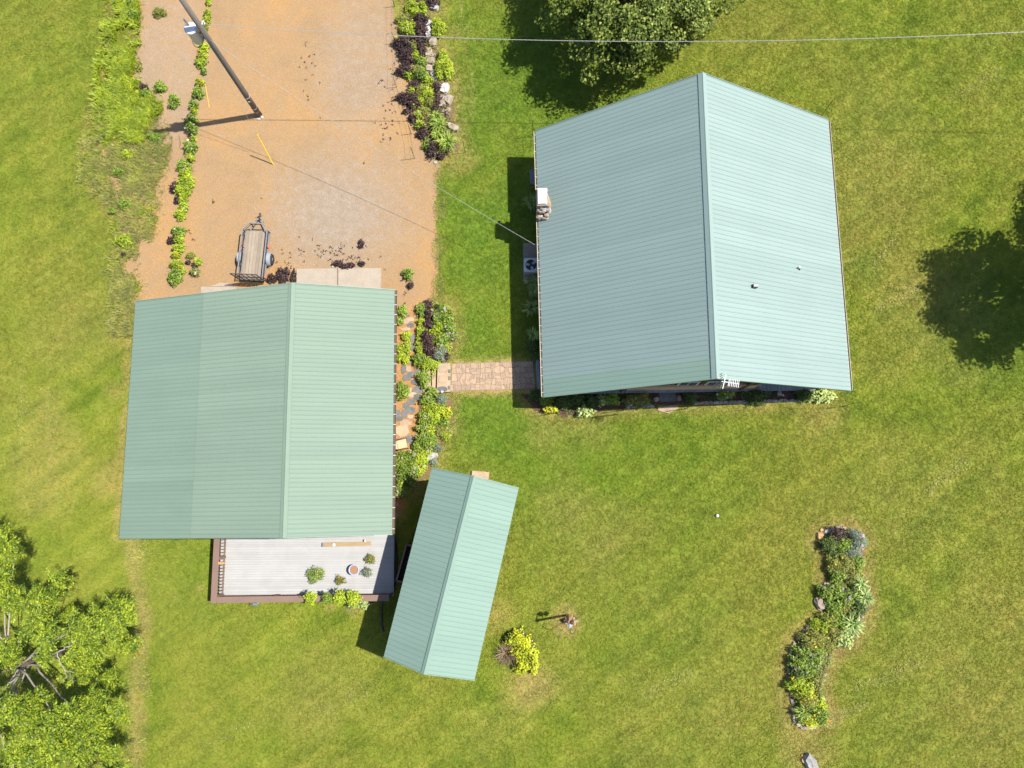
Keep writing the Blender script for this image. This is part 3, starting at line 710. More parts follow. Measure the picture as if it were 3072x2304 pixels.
# ------------------------------------------------------------------ garage
GZR, GZW, GZE = 4.88, 2.14, 3.29
A_WN, A_WS = G(406.3, 904.8, GZW), G(357.4, 1614.5, GZW)
A_RN, A_RS = G(876, 850, GZR), G(850, 1612, GZR)
A_EN, A_ES = G(1184, 870.6, GZE), G(1176.6, 1602.5, GZE)
garage = thing('garage', 'garage with green metal roof in two tones beside the gravel drive', 'garage', G(800, 1250))
groof = roof_body(garage, (A_RN, A_RS, A_WN, A_WS, A_EN, A_ES), .16, M['trim_green'])
GU = (A_ES-A_WS); GU.z = 0; GU.normalize(); GVv = Vector((-GU.y, GU.x, 0)); Rg = Matrix.Rotation(math.atan2(GU.y, GU.x), 3, 'Z')
NG = 57
mats = [M['gar_roof'], M['gar_rib']]
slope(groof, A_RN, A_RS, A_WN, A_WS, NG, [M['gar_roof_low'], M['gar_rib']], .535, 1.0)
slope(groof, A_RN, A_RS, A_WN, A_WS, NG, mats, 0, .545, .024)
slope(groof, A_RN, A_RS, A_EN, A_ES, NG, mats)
ridge_cap(groof, A_RN, A_RS, A_WN, A_EN, M['gar_roof'], .19, .06)
for A, B, s in ((A_RN, A_WN, 1), (A_RN, A_EN, 1), (A_RS, A_WS, -1), (A_RS, A_ES, -1)): rake(groof, A, B, GVv*s, M['trim_green'])
gutter(garage, A_EN, A_ES, GU, M['gutter_brown'], M['white'], 24, M['leafdebris'], .13)
def box_walls(root, corners, z_top_fn, mat, n=8):
    """walls round a plan, reaching up to the roof"""
    mb = MB()
    for i in range(4):
        a, b = corners[i], corners[(i+1) % 4]
        for k in range(n):
            p, q = lerp(a, b, k/n), lerp(a, b, (k+1)/n)
            mb.add([(p.x, p.y, 0), (q.x, q.y, 0), (q.x, q.y, z_top_fn(q)), (p.x, p.y, z_top_fn(p))], [(0, 1, 2, 3)])
    return mb.build('wall', mat, root)
def gz(p):
    side = (p-A_RS).dot(GU); wl = (A_RS-A_WS).dot(GU); wr = (A_ES-A_RS).dot(GU)
    return (GZR-(GZR-GZW)*(-side/wl) if side < 0 else GZR-(GZR-GZE)*(side/wr))-.17
flat = lambda v: Vector((v.x, v.y, 0))
gc = [flat(A_WS)+GU*.5+GVv*.45, flat(A_ES)-GU*.5+GVv*.45, flat(A_EN)-GU*.5-GVv*.45, flat(A_WN)+GU*.5-GVv*.45]
gwall = box_walls(garage, gc, gz, M['garage_wall'], 12)
for f, w, h in ((.28, 2.5, 2.1), (.62, 2.5, 2.1)):
    p = lerp(gc[2], gc[3], f)+GVv*.03; mb = MB(); mb.box(Vector((p.x, p.y, h/2)), (w, .06, h), Rg); d = mb.build('garage_door', M['white'], garage)
    for k in range(4):
        mb = MB(); mb.box(Vector((p.x, p.y, h*(k+.5)/4))+GVv*.02, (w-.1, .06, h/4-.05), Rg); mb.build('door_panel', M['white'], d)
p = lerp(gc[0], gc[1], .7)-GVv*.03; mb = MB(); mb.box(Vector((p.x, p.y, 1.45)), (1.8, .05, 2.0), Rg); d = mb.build('patio_door', M['white'], garage)
mb = MB(); mb.box(Vector((p.x, p.y, 1.45))-GVv*.01, (1.6, .05, 1.8), Rg); mb.build('pane', M['glass'], d)
# ------------------------------------------------------------------ shed
SZE, SZR = 4.2, 5.4
S_WN, S_WS = G(1296.3, 1403.8, SZE), G(1151.6, 1969.2, SZE)
S_RN, S_RS = G(1421.4, 1429.2, SZR), G(1271.7, 2020.4, SZR)
S_EN, S_ES = G(1555.8, 1464.9, SZE), G(1423.4, 2039.3, SZE)
shed = thing('shed', 'long narrow shed with mint metal roof standing askew beside the deck', 'shed', G(1360, 1720))
sroof = roof_body(shed, (S_RN, S_RS, S_WN, S_WS, S_EN, S_ES), .14, M['trim_green'])
SU = flat(S_ES-S_WS).normalized(); SV = Vector((-SU.y, SU.x, 0)); Rs = Matrix.Rotation(math.atan2(SU.y, SU.x), 3, 'Z')
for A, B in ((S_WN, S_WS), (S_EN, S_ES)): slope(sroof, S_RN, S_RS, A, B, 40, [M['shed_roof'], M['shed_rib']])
ridge_cap(sroof, S_RN, S_RS, S_WN, S_EN, M['shed_roof'], .17, .05)
for A, B, s in ((S_RN, S_WN, 1), (S_RN, S_EN, 1), (S_RS, S_WS, -1), (S_RS, S_ES, -1)): rake(sroof, A, B, SV*s, M['trim_green'])
def sz(p):
    side = (p-S_RS).dot(SU); return SZR-(SZR-SZE)*abs(side)/abs((S_ES-S_RS).dot(SU))-.15
sc = [flat(S_WS)+SU*.35+SV*.3, flat(S_ES)-SU*.35+SV*.3, flat(S_EN)-SU*.35-SV*.3, flat(S_WN)+SU*.35-SV*.3]
swall = box_walls(shed, sc, sz, M['shed_wall'], 8)
p = lerp(sc[2], sc[3], .5)+SV*.03; mb = MB(); mb.box(Vector((p.x, p.y, 1.05)), (.95, .06, 2.05), Rs); d = mb.build('door', M['rail_brown'], shed)
mb = MB(); mb.box(Vector((p.x, p.y, 1.05))+SU*.36+SV*.06, (.04, .06, .12), Rs); mb.build('handle', M['steel'], d)
p = lerp(sc[1], sc[2], .5)+SU*.03; mb = MB(); mb.box(Vector((p.x, p.y, 2.0)), (.06, 1.0, .9), Rs); d = mb.build('window', M['white'], shed)
mb = MB(); mb.box(Vector((p.x, p.y, 2.0))+SU*.012, (.06, .88, .78), Rs); mb.build('pane', M['glass'], d)

# ------------------------------------------------------------------ paving
def slab(name, pts, z0, z1, mat, label=None, cat=None, parent=None, kind=None, inset=.02):
    mb = MB(); mb.prism([tuple(G(x, y, z1))[:2] for x, y in pts], z0, z1, inset=inset*.3); o = mb.build(name, mat, parent)
    return tag(o, label, cat, kind=kind)
ap = tag(slab('garage_apron', [(889, 806), (1143, 804), (1143, 905), (889, 905)], .0, .012, M['grout']), kind='structure')
slab('concrete_slab', [(889, 806), (1011, 804.5), (1011, 905), (889, 905)], .008, .10, M['concrete'], parent=ap)
slab('concrete_slab', [(1014, 804.5), (1143, 803.5), (1142, 905), (1014, 905)], .008, .10, M['concrete'], parent=ap)
ap2 = tag(slab('side_apron', [(602, 860), (708, 860), (708, 905), (602, 905)], .0, .09, M['concrete']), kind='structure')
slab('ramp', [(630, 859), (660, 848), (700, 852), (706, 859)], .012, .05, M['concrete'], parent=ap2)
slab('kerb_stone', [(995, 796), (1015, 795), (1016, 803), (996, 803)], .0, .06, M['concrete'], 'small pale concrete block at the seam of the garage apron', 'block')
# stamped walk: rows of irregular setts
walk, _ = sheet('walkway', WALK, .004, M['grout'], .08, .03, 40, .002)
wn0, wn1, ws0, ws1 = G(1356, 1091, .04), G(1599, 1083, .04), G(1352, 1172, .04), G(1606, 1166, .04)
def wpt(u, v): return lerp(lerp(wn0, wn1, u), lerp(ws0, ws1, u), v)
NU, NV = 17, 5
rw = np.random.default_rng(3)
grid = [[(i/NU+rw.normal(0, .011)*(0 < i < NU), j/NV+rw.normal(0, .03)*(0 < j < NV)) for i in range(NU+1)] for j in range(NV+1)]
for j in range(NV):
    for i in range(NU):
        q = [grid[j][i], grid[j][i+1], grid[j+1][i+1], grid[j+1][i]]
        cx = sum(a[0] for a in q)/4; cy = sum(a[1] for a in q)/4
        cut = rw.random()
        def pave(q):
            n = len(q); cx = sum(a[0] for a in q)/n; cy = sum(a[1] for a in q)/n
            pts = []
            for k in range(n):
                a, b = q[k], q[(k+1) % n]
                for t in (.12, .5, .88):
                    u = lerp(a[0], b[0], t); v = lerp(a[1], b[1], t)
                    if t == .5: u += rw.normal(0, .0022); v += rw.normal(0, .009)
                    pts.append(wpt(cx+(u-cx)*.955, cy+(v-cy)*.955))
            mb = MB(); mb.prism([(p.x, p.y) for p in pts], .008, .026+rw.uniform(0, .006), inset=.03); mb.build('paver', M['paver'], walk)
        if cut < .34:
            k = rw.uniform(.35, .65); a = (lerp(q[0][0], q[1][0], k), q[0][1]); b = (lerp(q[3][0], q[2][0], k+rw.uniform(-.12, .12)), q[3][1])
            pave([q[0], a, b, q[3]]); pave([a, q[1], q[2], b])
        elif cut < .55:
            k = rw.uniform(.35, .65); a = (q[0][0], lerp(q[0][1], q[3][1], k)); b = (q[1][0], lerp(q[1][1], q[2][1], k+rw.uniform(-.12, .12)))
            pave([q[0], q[1], b, a]); pave([a, b, q[2], q[3]])
        else: pave(q)
# stone landing and steps at the garden end of the walk
def blob(px, py, rx, ry, seed, n=9, z=0.0, sq=.75):
    r = random.Random(seed); c = G(px, py, z); pts = []; ph = r.uniform(0, 1)
    for k in range(n):
        a = 2*math.pi*(k+ph+r.uniform(-.28, .28))/n; m = r.uniform(.84, 1.08)
        ca, sa = math.cos(a), math.sin(a)
        pts.append((c.x+math.copysign(abs(ca)**sq, ca)*rx/PXM*m, c.y+math.copysign(abs(sa)**sq, sa)*ry/PXM*m))
    return pts
land = tag(slab('stone_landing', [(1313, 1091), (1351, 1089), (1351, 1175), (1310, 1178)], .0, .30, M['flag_tan']), kind='structure')
for k, (x, y, rx, ry, m) in enumerate(((1330, 1106, 17, 13, 'flag_tan'), (1329, 1137, 14, 14, 'flag_tan'), (1327, 1167, 15, 9, 'flag_grey'), (1348, 1113, 4, 6, 'flag_grey'), (1348, 1134, 4, 7, 'flag_grey'), (1347, 1163, 3, 7, 'flag_grey'))):
    mb = MB(); mb.prism(blob(x, y, rx, ry, 300+k, 11, .32), .25, .325+.006*(k % 2), inset=.03); mb.build('flagstone', M[m], land)
for k, (x, y, rx, ry, h, lab) in enumerate(((1302, 1133, 6, 36, .17, 'narrow upper stone step next to the walk landing'), (1286, 1137, 8, 27, .06, 'wider lower stone step beside the garage flower bed'))):
    mb = MB(); mb.prism(blob(x, y, rx, ry, 320+k, 14, h, .4), .0, h, inset=.03); tag(mb.build('stone_step', M['flag_tan']), lab, 'step')
mb = MB(); rough_stone(mb, G(1326, 1175, .37), (.09, .07, .06), 9); tag(mb.build('white_stone', M['rock_white']), 'small white stone on the corner of the walk landing', 'stone')
# flagstone path along the garage
path, _ = sheet('flagstone_path', poly_px([(1178, 930), (1240, 930), (1252, 1000), (1250, 1100), (1300, 1110), (1300, 1170), (1262, 1200), (1250, 1300), (1225, 1380), (1180, 1390)]), .022, M['orange_mulch'], .1, .15, 50)
ZF = zoomer(1180, 1080, 5.927); ZGB = zoomer(1140, 860, 2.765)
FS = [ZF(180, 165)+(7, 13, 'g'), ZF(270, 160)+(8, 9, 't'), ZF(240, 310)+(12, 9, 'g'), ZF(320, 255)+(10, 9, 'g'), ZF(385, 395)+(10, 8, 'g'), ZF(430, 200)+(9, 7, 'g'), ZF(450, 520)+(18, 11, 'g'), ZF(270, 525)+(9, 8, 't'),
      ZF(330, 615)+(13, 7, 't'), ZF(455, 660)+(16, 9, 'g'), ZF(320, 740)+(13, 9, 'g'), ZF(222, 810)+(9, 8, 'g'), ZF(310, 890)+(14, 10, 'g'), ZF(85, 945)+(8, 9, 'g'), ZF(195, 950)+(8, 14, 'g'), ZF(100, 1045)+(11, 7, 'g'),
      ZF(215, 1115)+(17, 9, 't'), ZF(150, 1255)+(22, 19, 't'), ZF(290, 1410)+(12, 13, 'g'), ZF(360, 1480)+(9, 9, 'g'), ZF(310, 1010)+(9, 6, 't'),
      ZGB(215, 240)+(10, 4, 'g'), ZGB(215, 285)+(8, 10, 't'), ZGB(250, 318)+(10, 7, 'g'), ZGB(210, 352)+(14, 5, 't'), ZGB(272, 425)+(8, 12, 'g'), ZGB(272, 500)+(8, 11, 'g'), ZGB(232, 622)+(11, 7, 'g'), ZGB(255, 270)+(9, 6, 't'), (1190, 1514, 6, 6, 't'), (1189, 1545, 5, 6, 't')]
for k, (x, y, rx, ry, c) in enumerate(FS):
    mb = MB(); mb.prism(blob(x, y, rx*1.22, ry*1.2, 400+k, 7, .05, .85), .015, .055+.01*random.random(), inset=.04); mb.build('flagstone', M['flag_grey' if c == 'g' else 'flag_tan'], path)
# house-side slabs
slab('stone_slab', [(1588, 508), (1610, 508), (1612, 556), (1590, 552)], 0, .08, M['flag_grey'], 'weathered grey stone slab on the grass north of the chimney', 'slab')
pad = slab('condenser_pad', [(1569, 729), (1618, 729), (1618, 848), (1570, 848)], 0, .10, M['pad'], 'brown concrete pad under the air conditioner', 'pad')
slab('stone_slab', [(1976, 1178), (2026, 1176), (2032, 1203), (1980, 1206)], 0, .07, M['flag_grey'], 'grey stepping slab in the shaded bed against the house', 'slab')
slab('stone_slab', [(1974, 1220), (2032, 1214), (2036, 1224), (2006, 1240), (1975, 1232)], 0, .05, M['flag_tan'], 'tan stepping slab in the sun where the house bed meets lawn', 'slab')
slab('shed_step', [(1416, 1412), (1468, 1416), (1466, 1438), (1414, 1436)], 0, .16, M['flag_tan'], 'pinkish stone doorstep at the north end of the shed', 'step')

# ------------------------------------------------------------------ deck behind the garage
DZ, CZ = .46, 1.40
deck = thing('deck', 'pale grey board deck with brown railing behind the garage', 'deck', G(920, 1700))
dA, dB, dC, dD = G(664, 1590, DZ), G(1180, 1590, DZ), G(1178, 1787, DZ), G(657, 1791, DZ)     # NW NE SE SW of the boards
du = flat(dC-dD).normalized(); dv = Vector((-du.y, du.x, 0)); Rd = Matrix.Rotation(math.atan2(du.y, du.x), 3, 'Z')
mb = MB(); mb.prism([tuple(p+q)[:2] for p, q in ((dD, du*.06+dv*.06), (dC, -du*.06+dv*.06), (dB, -du*.06), (dA, du*.06))], .2, DZ-.04); frame = mb.build('deck_frame', M['pad'], deck)
nb = 27
for i in range(nb):
    a0, a1 = lerp(dD, dA, i/nb), lerp(dD, dA, (i+1)/nb); b0, b1 = lerp(dC, dB, i/nb), lerp(dC, dB, (i+1)/nb)
    mb = MB(); g = .024
    q = [lerp(a0, a1, g), lerp(b0, b1, g), lerp(b0, b1, 1-g), lerp(a0, a1, 1-g)]
    mb.prism([(p.x, p.y) for p in q], DZ-.035, DZ+random.uniform(-.002, .002)); mb.build('deck_board', M['deckboard'], deck)
for k in range(5):
    for j in (0, 1):
        p = lerp(lerp(dA, dB, k/4), lerp(dD, dC, k/4), .2+.72*j); mb = MB(); mb.box(Vector((p.x, p.y, .1)), (.14, .14, .22), Rd); mb.build('footing', M['rail_brown'], deck)
# railing: wide cap on the west and south sides, balusters, bottom rail
capo = [G(632, 1809, CZ), G(645, 1560, CZ), G(1167, 1803, CZ)]
capw = .33
sw = capo[0]; west = (flat(capo[1]-sw)).normalized(); south = flat(capo[2]-sw).normalized()
mb = MB(); L = (capo[1]-sw).length; mb.box(sw+west*(L/2)+south*(capw/2), (capw, L, .04), Matrix.Rotation(math.atan2(west.y, west.x)-math.pi/2, 3, 'Z')); cap1 = mb.build('rail_cap', M['rail_brown'], deck)
L2 = (capo[2]-sw).length; mb = MB(); mb.box(sw+south*(capw+.004+(L2-capw)/2)+west*(.16), (L2-capw-.008, .32, .04), Matrix.Rotation(math.atan2(south.y, south.x), 3, 'Z')); cap2 = mb.build('rail_cap', M['rail_brown'], deck)
def balusters(a, b, n, off):
    for i in range(n):
        p = lerp(a, b, (i+.5)/n); mb = MB(); mb.box(Vector((p.x, p.y, (DZ+CZ)/2-.02)), (.045, .045, CZ-DZ-.04), Rd); mb.build('baluster', M['rail_brown'], deck)
wa = sw+south*(capw-.06)+west*.3; wb_ = capo[1]+south*(capw-.06)
balusters(wa, wb_, 24, 0)
sa = sw+south*.34+west*.26; sb = capo[2]+west*.26-south*.05
balusters(sa, sb, 46, 0)
for a, b in ((wa, wb_), (sa, sb)):
    mb = MB(); mb.beam(Vector((a.x, a.y, DZ+.09)), Vector((b.x, b.y, DZ+.09)), .05, .07); mb.build('bottom_rail', M['rail_brown'], deck)
    mb = MB(); mb.beam(Vector((a.x, a.y, CZ-.06)), Vector((b.x, b.y, CZ-.06)), .04, .07); mb.build('top_rail', M['rail_brown'], deck)
for p in (wa, lerp(wa, wb_, .5), lerp(sa, sb, .33), lerp(sa, sb, .66), sb):
    mb = MB(); mb.box(Vector((p.x, p.y, CZ/2)), (.11, .11, CZ-.05), Rd); mb.build('post', M['rail_brown'], deck)
p = G(664, 1689, CZ+.06); mb = MB(); mb.box(p, (.36, .12, .1), Rd); mb.box(p+Vector((-.1, 0, .06)), (.12, .14, .04), Rd)
tag(mb.build('wooden_bracket', M['wood_orange']), 'orange stained wooden bracket fixed across the west deck railing', 'bracket')
mb = MB(); mb.beam(dC+Vector((.03, 0, -.08)), dB+Vector((.03, 0, -.08)), .04, .16); mb.build('fascia', M['deckboard'], deck)
# things on the deck
ZD = zoomer(880, 1600, 7.373)
b0, b1 = G(*ZD(690, 250), DZ+.06), G(*ZD(1715, 222), DZ+.06); bd = (b1-b0).normalized()
bench = thing('low_bench', 'long tan wooden plank bench lying on the deck near the garage wall', 'bench', flat((b0+b1)/2)+Vector((0, 0, DZ)))
mb = MB(); mb.beam(b0+Vector((0, 0, .10)), b1+Vector((0, 0, .10)), .22, .05); mb.build('seat', M['wood_tan'], bench)
for t in (.12, .88):
    q = lerp(b0, b1, t); mb = MB(); mb.box(Vector((q.x, q.y, DZ+.068)), (.06, .18, .135), Rd); mb.build('leg', M['wood_tan'], bench)
mb = MB(); mb.beam(b0-bd*.09+Vector((0, 0, .10)), b0-bd*.004+Vector((0, 0, .10)), .22, .05); mb.build('end_block', M['steel'], bench)
for k, (x, y, r, lab) in enumerate(((908, 255, .085, 'round white dish on the left end of the deck bench'), (1600, 165, .075, 'round cream dish on the right end of the deck bench'))):
    p = G(*ZD(x, y), DZ+.19); mb = MB(); mb.lathe(Vector((p.x, p.y, DZ+.185)), [(r*.5, 0), (r*.95, .035), (r, .07), (r*.88, .07), (r*.75, .03), (.01, .025)], 18)
    tag(mb.build('dish', M['white' if k == 0 else 'cream']), lab, 'dish')
def pot(px, py, r, h, mat, name, lab, soil=True, z=DZ):
    p = G(px, py, z+h); t = thing(name, lab, 'plant pot', Vector((p.x, p.y, z)))
    mb = MB(); mb.lathe(Vector((p.x, p.y, z)), [(r*.68, 0), (r*.9, h*.6), (r*.96, h*.92), (r*1.06, h*.92), (r*1.06, h), (r*.9, h), (r*.88, h*.86), (.01, h*.86)], 24); mb.build('pot', mat, t, True)
    mb = MB(); mb.lathe(Vector((p.x, p.y, z)), [(r*.87, h*.84), (r*.87, h*.90), (.01, h*.92)], 18); mb.build('potting_soil', M['terracotta'], t)
    return t, Vector((p.x, p.y, z+h))
pot(1061, 1710, .27, .42, M['blue_pot'], 'glazed_pot', 'large pale blue glazed pot full of brown soil on the deck')

# ------------------------------------------------------------------ plants
def unit(v): return v/np.maximum(1e-9, np.linalg.norm(v, axis=1, keepdims=True))
def leaf_quads(C, D, N, L, W, cup=.12):
    """kite-shaped leaves; C centres, D long axes, N normals"""
    D = unit(D); N = unit(N-D*(np.sum(N*D, 1, keepdims=True))); S = np.cross(D, N)
    L = np.asarray(L)[:, None]; W = np.asarray(W)[:, None]
    base = C-D*L*.5; tip = C+D*L*.5-N*L*cup; a = C+S*W*.5-D*L*.08+N*W*.18; b = C-S*W*.5-D*L*.08+N*W*.18
    V = np.stack([base, a, tip, b], 1).reshape(-1, 3); F = np.arange(len(V)).reshape(-1, 4)
    return V, F
def rnd_dir(n, up=0.0):
    v = rng.normal(size=(n, 3)); v = unit(v); v[:, 2] += up; return unit(v)
def dome_points(n, c, rx, ry, h, lump=.25, seed=None):
    d = rnd_dir(n); d[:, 2] = np.abs(d[:, 2])
    r = rng.uniform(.35, 1.0, n)**.6*np.where(rng.random(n) < .1, rng.uniform(1, 1.28, n), 1)
    th = np.arctan2(d[:, 1], d[:, 0]); ph = rng.uniform(0, 6.28, 3)
    r *= 1+lump*(.6*np.sin(3*th+ph[0])+.5*np.sin(5*th+ph[1])+.35*np.sin(8*th+ph[2]))*np.sqrt(1-np.clip(d[:, 2], 0, 1)**2)
    P = np.column_stack([c[0]+d[:, 0]*r*rx, c[1]+d[:, 1]*r*ry, c[2]+.04+d[:, 2]*r*h])
    return P, d
def bush_mesh(name, c, rx, ry, h, leaf, mat, density=3.4, aspect=.55, upright=.5):
    n = int(np.clip(math.pi*rx*ry/(leaf*leaf*aspect*.5)*density*(.75+.35*h/max(rx, ry)), 40, 3200))
    P, d = dome_points(n, c, rx, ry, h)
    D = np.column_stack([d[:, 0], d[:, 1], np.zeros(n)])+rng.normal(0, .7, (n, 3))*np.array([1, 1, .55])
    N = np.column_stack([d[:, 0]*.6, d[:, 1]*.6, np.ones(n)*upright+.5])+rng.normal(0, .45, (n, 3))
    L = leaf*rng.uniform(.65, 1.3, n); V, F = leaf_quads(P, D, N, L, L*aspect)
    return np_mesh(name, V, F, mat)
def stems_mesh(c, rx, ry, h, n, mat=None):
    mb = MB()
    for i in range(n):
        a = random.uniform(0, 6.28); r = random.uniform(.2, .8)
        top = Vector((c[0]+math.cos(a)*rx*r, c[1]+math.sin(a)*ry*r, c[2]+h*random.uniform(.5, .9)*math.sqrt(max(.05, 1-r*r))))
        b = Vector((c[0]+math.cos(a)*rx*r*.25, c[1]+math.sin(a)*ry*r*.25, c[2]-.02)); mb.tube([b, lerp(b, top, .5)+Vector((0, 0, .03)), top], [.011, .008, .005], 4, caps=False)
    return mb.build('stems', mat or M['stem'])
def flowers_mesh(c, rx, ry, h, n, size, mat, puff=False):
    """blossoms: rings of petals with a raised middle"""
    P, d = dome_points(n, c, rx*.95, ry*.95, h, .15); P[:, 2] = c[2]+np.maximum(P[:, 2]-c[2], h*.55)+.06
    Vs = []; 
    pet = 9 if puff else 7; Cs = []; Ds = []; Ns = []; Ls = []
    for i in range(n):
        s = size*random.uniform(.75, 1.2)
        for ring in range(2):
            for k in range(pet):
                a = 2*math.pi*(k+.5*ring)/pet; dd = np.array([math.cos(a), math.sin(a), .25+.6*ring])
                Cs.append(P[i]+dd*s*(.30 if ring == 0 else .16)+np.array([0, 0, .012*ring])); Ds.append(dd); Ns.append(np.array([-dd[0]*.4, -dd[1]*.4, 1])); Ls.append(s*(.52 if ring == 0 else .34))
    Ls = np.array(Ls); V, F = leaf_quads(np.array(Cs), np.array(Ds), np.array(Ns), Ls, Ls*.62, .05)
    o = np_mesh('blossoms', V, F, mat); o['kind'] = 'stuff'; return o
def strap_mesh(name, c, r, h, n, width, mat, seg=4):
    """arching strap leaves from one crown"""
    th = rng.uniform(0, 2*np.pi, n); reach = r*rng.uniform(.45, 1.1, n); top = h*rng.uniform(.6, 1.1, n); w = width*rng.uniform(.7, 1.2, n)
    t = np.linspace(0, 1, seg+1); dirx = np.cos(th); diry = np.sin(th)
    V = np.zeros((n, seg+1, 2, 3))
    b = rng.normal(0, r*.12, (n, 2))
    for k, tt in enumerate(t):
        rad = reach*(tt**1.25); z = top*(np.sin(tt*2.25)/1.0)
        ww = w*(1-tt**3*.92)*.5
        cx = c[0]+b[:, 0]+dirx*rad; cy = c[1]+b[:, 1]+diry*rad; cz = c[2]+.01+z
        V[:, k, 0] = np.stack([cx-diry*ww, cy+dirx*ww, cz], -1); V[:, k, 1] = np.stack([cx+diry*ww, cy-dirx*ww, cz], -1)
    base = np.arange(n)[:, None]*(seg+1)*2; F = []
    for k in range(seg): F.append(np.stack([base[:, 0]+2*k, base[:, 0]+2*k+1, base[:, 0]+2*k+3, base[:, 0]+2*k+2], -1))
    F = np.stack(F, 1).reshape(-1, 4)
    return np_mesh(name, V.reshape(-1, 3), F, mat)
# kind: (name, category, description, leaf material, leaf size, height factor, aspect)
KIND = {
 'lime': ('leafy_plant', 'plant', 'lime green plant', 'lime', .115, .85, .5),
 'green': ('leafy_plant', 'plant', 'green plant', 'green', .11, .9, .5),
 'dark': ('dark_shrub', 'shrub', 'dark green shrub', 'dark', .10, .9, .5),
 'olive': ('weedy_plant', 'plant', 'olive weedy plant', 'olive', .10, .7, .4),
 'purple': ('purple_plant', 'plant', 'dark purple plant', 'purple', .11, .85, .55),
 'silver': ('silver_plant', 'plant', 'silvery plant', 'silver', .085, .7, .4),
 'chart': ('pale_plant', 'plant', 'pale mounded plant', 'chart', .14, .6, .7),
 'yellow': ('golden_shrub', 'shrub', 'golden yellow leaved shrub', 'yellow_leaf', .15, .9, .5),
 'strap': ('strap_leaf_clump', 'plant', 'bright strap-leaved clump', 'daylily', .0, .8, .0),
 'strapdk': ('strap_leaf_clump', 'plant', 'dark strap-leaved clump', 'strap_dark', .0, .8, .0),
}
FLW = {'lilac': ('f_lilac', 'lilac flower heads', .13), 'pink': ('f_pink', 'pink flower heads', .12), 'yellow': ('f_yellow', 'yellow flowers', .10), 'orange': ('f_orange', 'orange flowers', .12), 'red': ('f_red', 'red flowers', .11), 'white': ('f_white', 'white flowers', .12)}
seen_labels = {}
def plant(kind, px, py, rx, ry=None, where='', flower=None, nf=4, h=None, group=None, z=0.02, label=None):
    name, cat, desc, mat, leaf, hf, asp = KIND[kind]; ry = ry or rx
    RX, RY = rx/PXM, ry/PXM; hh = h or hf*(RX+RY)*.62+(.30 if flower else .16)
    c = G(px, py, z+hh*.55); c = Vector((c.x, c.y, z))
    lab = label or (desc+(' with '+FLW[flower][1] if flower else '')+', '+where)
    t = thing(name, lab, cat, c, 0, group)
    if kind.startswith('strap'):
        f = strap_mesh('foliage', c, max(RX, RY)*1.12, hh, int(60+RX*120), .05, M[mat])
    else:
        f = bush_mesh('foliage', c, RX*1.2, RY*1.2, hh*1.1, leaf, M[mat], aspect=asp)
    under(t, f)
    if not kind.startswith('strap') and rx >= 9: under(t, stems_mesh(c, RX, RY, hh, 4+int(RX*10)))
    if flower:
        m, _, s = FLW[flower]; under(t, flowers_mesh(c, RX*1.1, RY*1.1, hh*1.05, nf*2, s*1.1, M[m]))
    return t
def row(items, phrase, group):
    """plants listed from the top of the photograph downwards"""
    items = sorted(items, key=lambda r: (r[2], r[1]))
    for i, it in enumerate(items):
        k, x, y, rx = it[:4]; ry = it[4] if len(it) > 4 and it[4] else rx; fl = it[5] if len(it) > 5 else None; nf = it[6] if len(it) > 6 else 3
        w = phrase % nth(i+1)
        plant(k, x, y, rx, ry, w, fl, nf, group=group)
Z1 = zoomer(240, 0, 3.687); Z2 = zoomer(240, 350, 3.017)
def zz(z, k, x, y, r, ry=None, fl=None, nf=3):
    a, b = z(x, y); return (k, a, b, r, ry, fl, nf)
DR = [zz(Z1, 'lime', 1420, 20, 9), zz(Z1, 'lime', 1410, 150, 10, 14), zz(Z1, 'lime', 1392, 225, 11, 10, 'orange', 1), zz(Z1, 'olive', 1385, 305, 8), zz(Z1, 'lime', 1360, 510, 15), zz(Z1, 'lime', 1345, 600, 13, 12, 'red', 2),
      zz(Z1, 'lime', 1330, 690, 16, 14), zz(Z1, 'green', 1365, 785, 8, 10), zz(Z1, 'lime', 1320, 905, 13, 9, 'red', 2), zz(Z1, 'green', 1300, 1020, 16, 17), zz(Z1, 'green', 1250, 1150, 12, None, 'lilac', 1),
      zz(Z1, 'lime', 1262, 1220, 7, 9, 'yellow', 3), zz(Z1, 'green', 1220, 1360, 17, 28, 'lilac', 2), zz(Z1, 'purple', 1225, 1490, 7), zz(Z1, 'lime', 1252, 1530, 9), 
      zz(Z2, 'green', 990, 275, 17, 20, 'white', 3), zz(Z2, 'lime', 1000, 370, 10, 11, 'orange', 2), zz(Z2, 'green', 930, 435, 18, 16, 'lilac', 2), zz(Z2, 'lime', 950, 510, 18, 14), zz(Z2, 'lime', 955, 590, 23, 19), zz(Z2, 'lime', 930, 665, 23, 20),
      zz(Z2, 'purple', 850, 640, 12, 16), zz(Z2, 'purple', 880, 750, 9, 12), zz(Z2, 'lime', 930, 750, 12), zz(Z2, 'lime', 935, 812, 12, 10, 'white', 1), zz(Z2, 'lime', 905, 880, 15, 17),
      zz(Z2, 'green', 885, 1035, 18, 16, 'white', 3), zz(Z2, 'purple', 820, 1120, 12, 10), zz(Z2, 'lime', 895, 1110, 14, 12), zz(Z2, 'lime', 885, 1190, 16, 14, 'lilac', 1), zz(Z2, 'lime', 865, 1255, 11, 9, 'orange', 3), zz(Z2, 'lime', 870, 1335, 18, 15, 'red', 3), zz(Z2, 'green', 865, 1395, 13, 11), zz(Z2, 'green', 850, 1460, 20, 18)]
row(DR, '%s from top in flower row left of drive', 'flower row left of the drive')
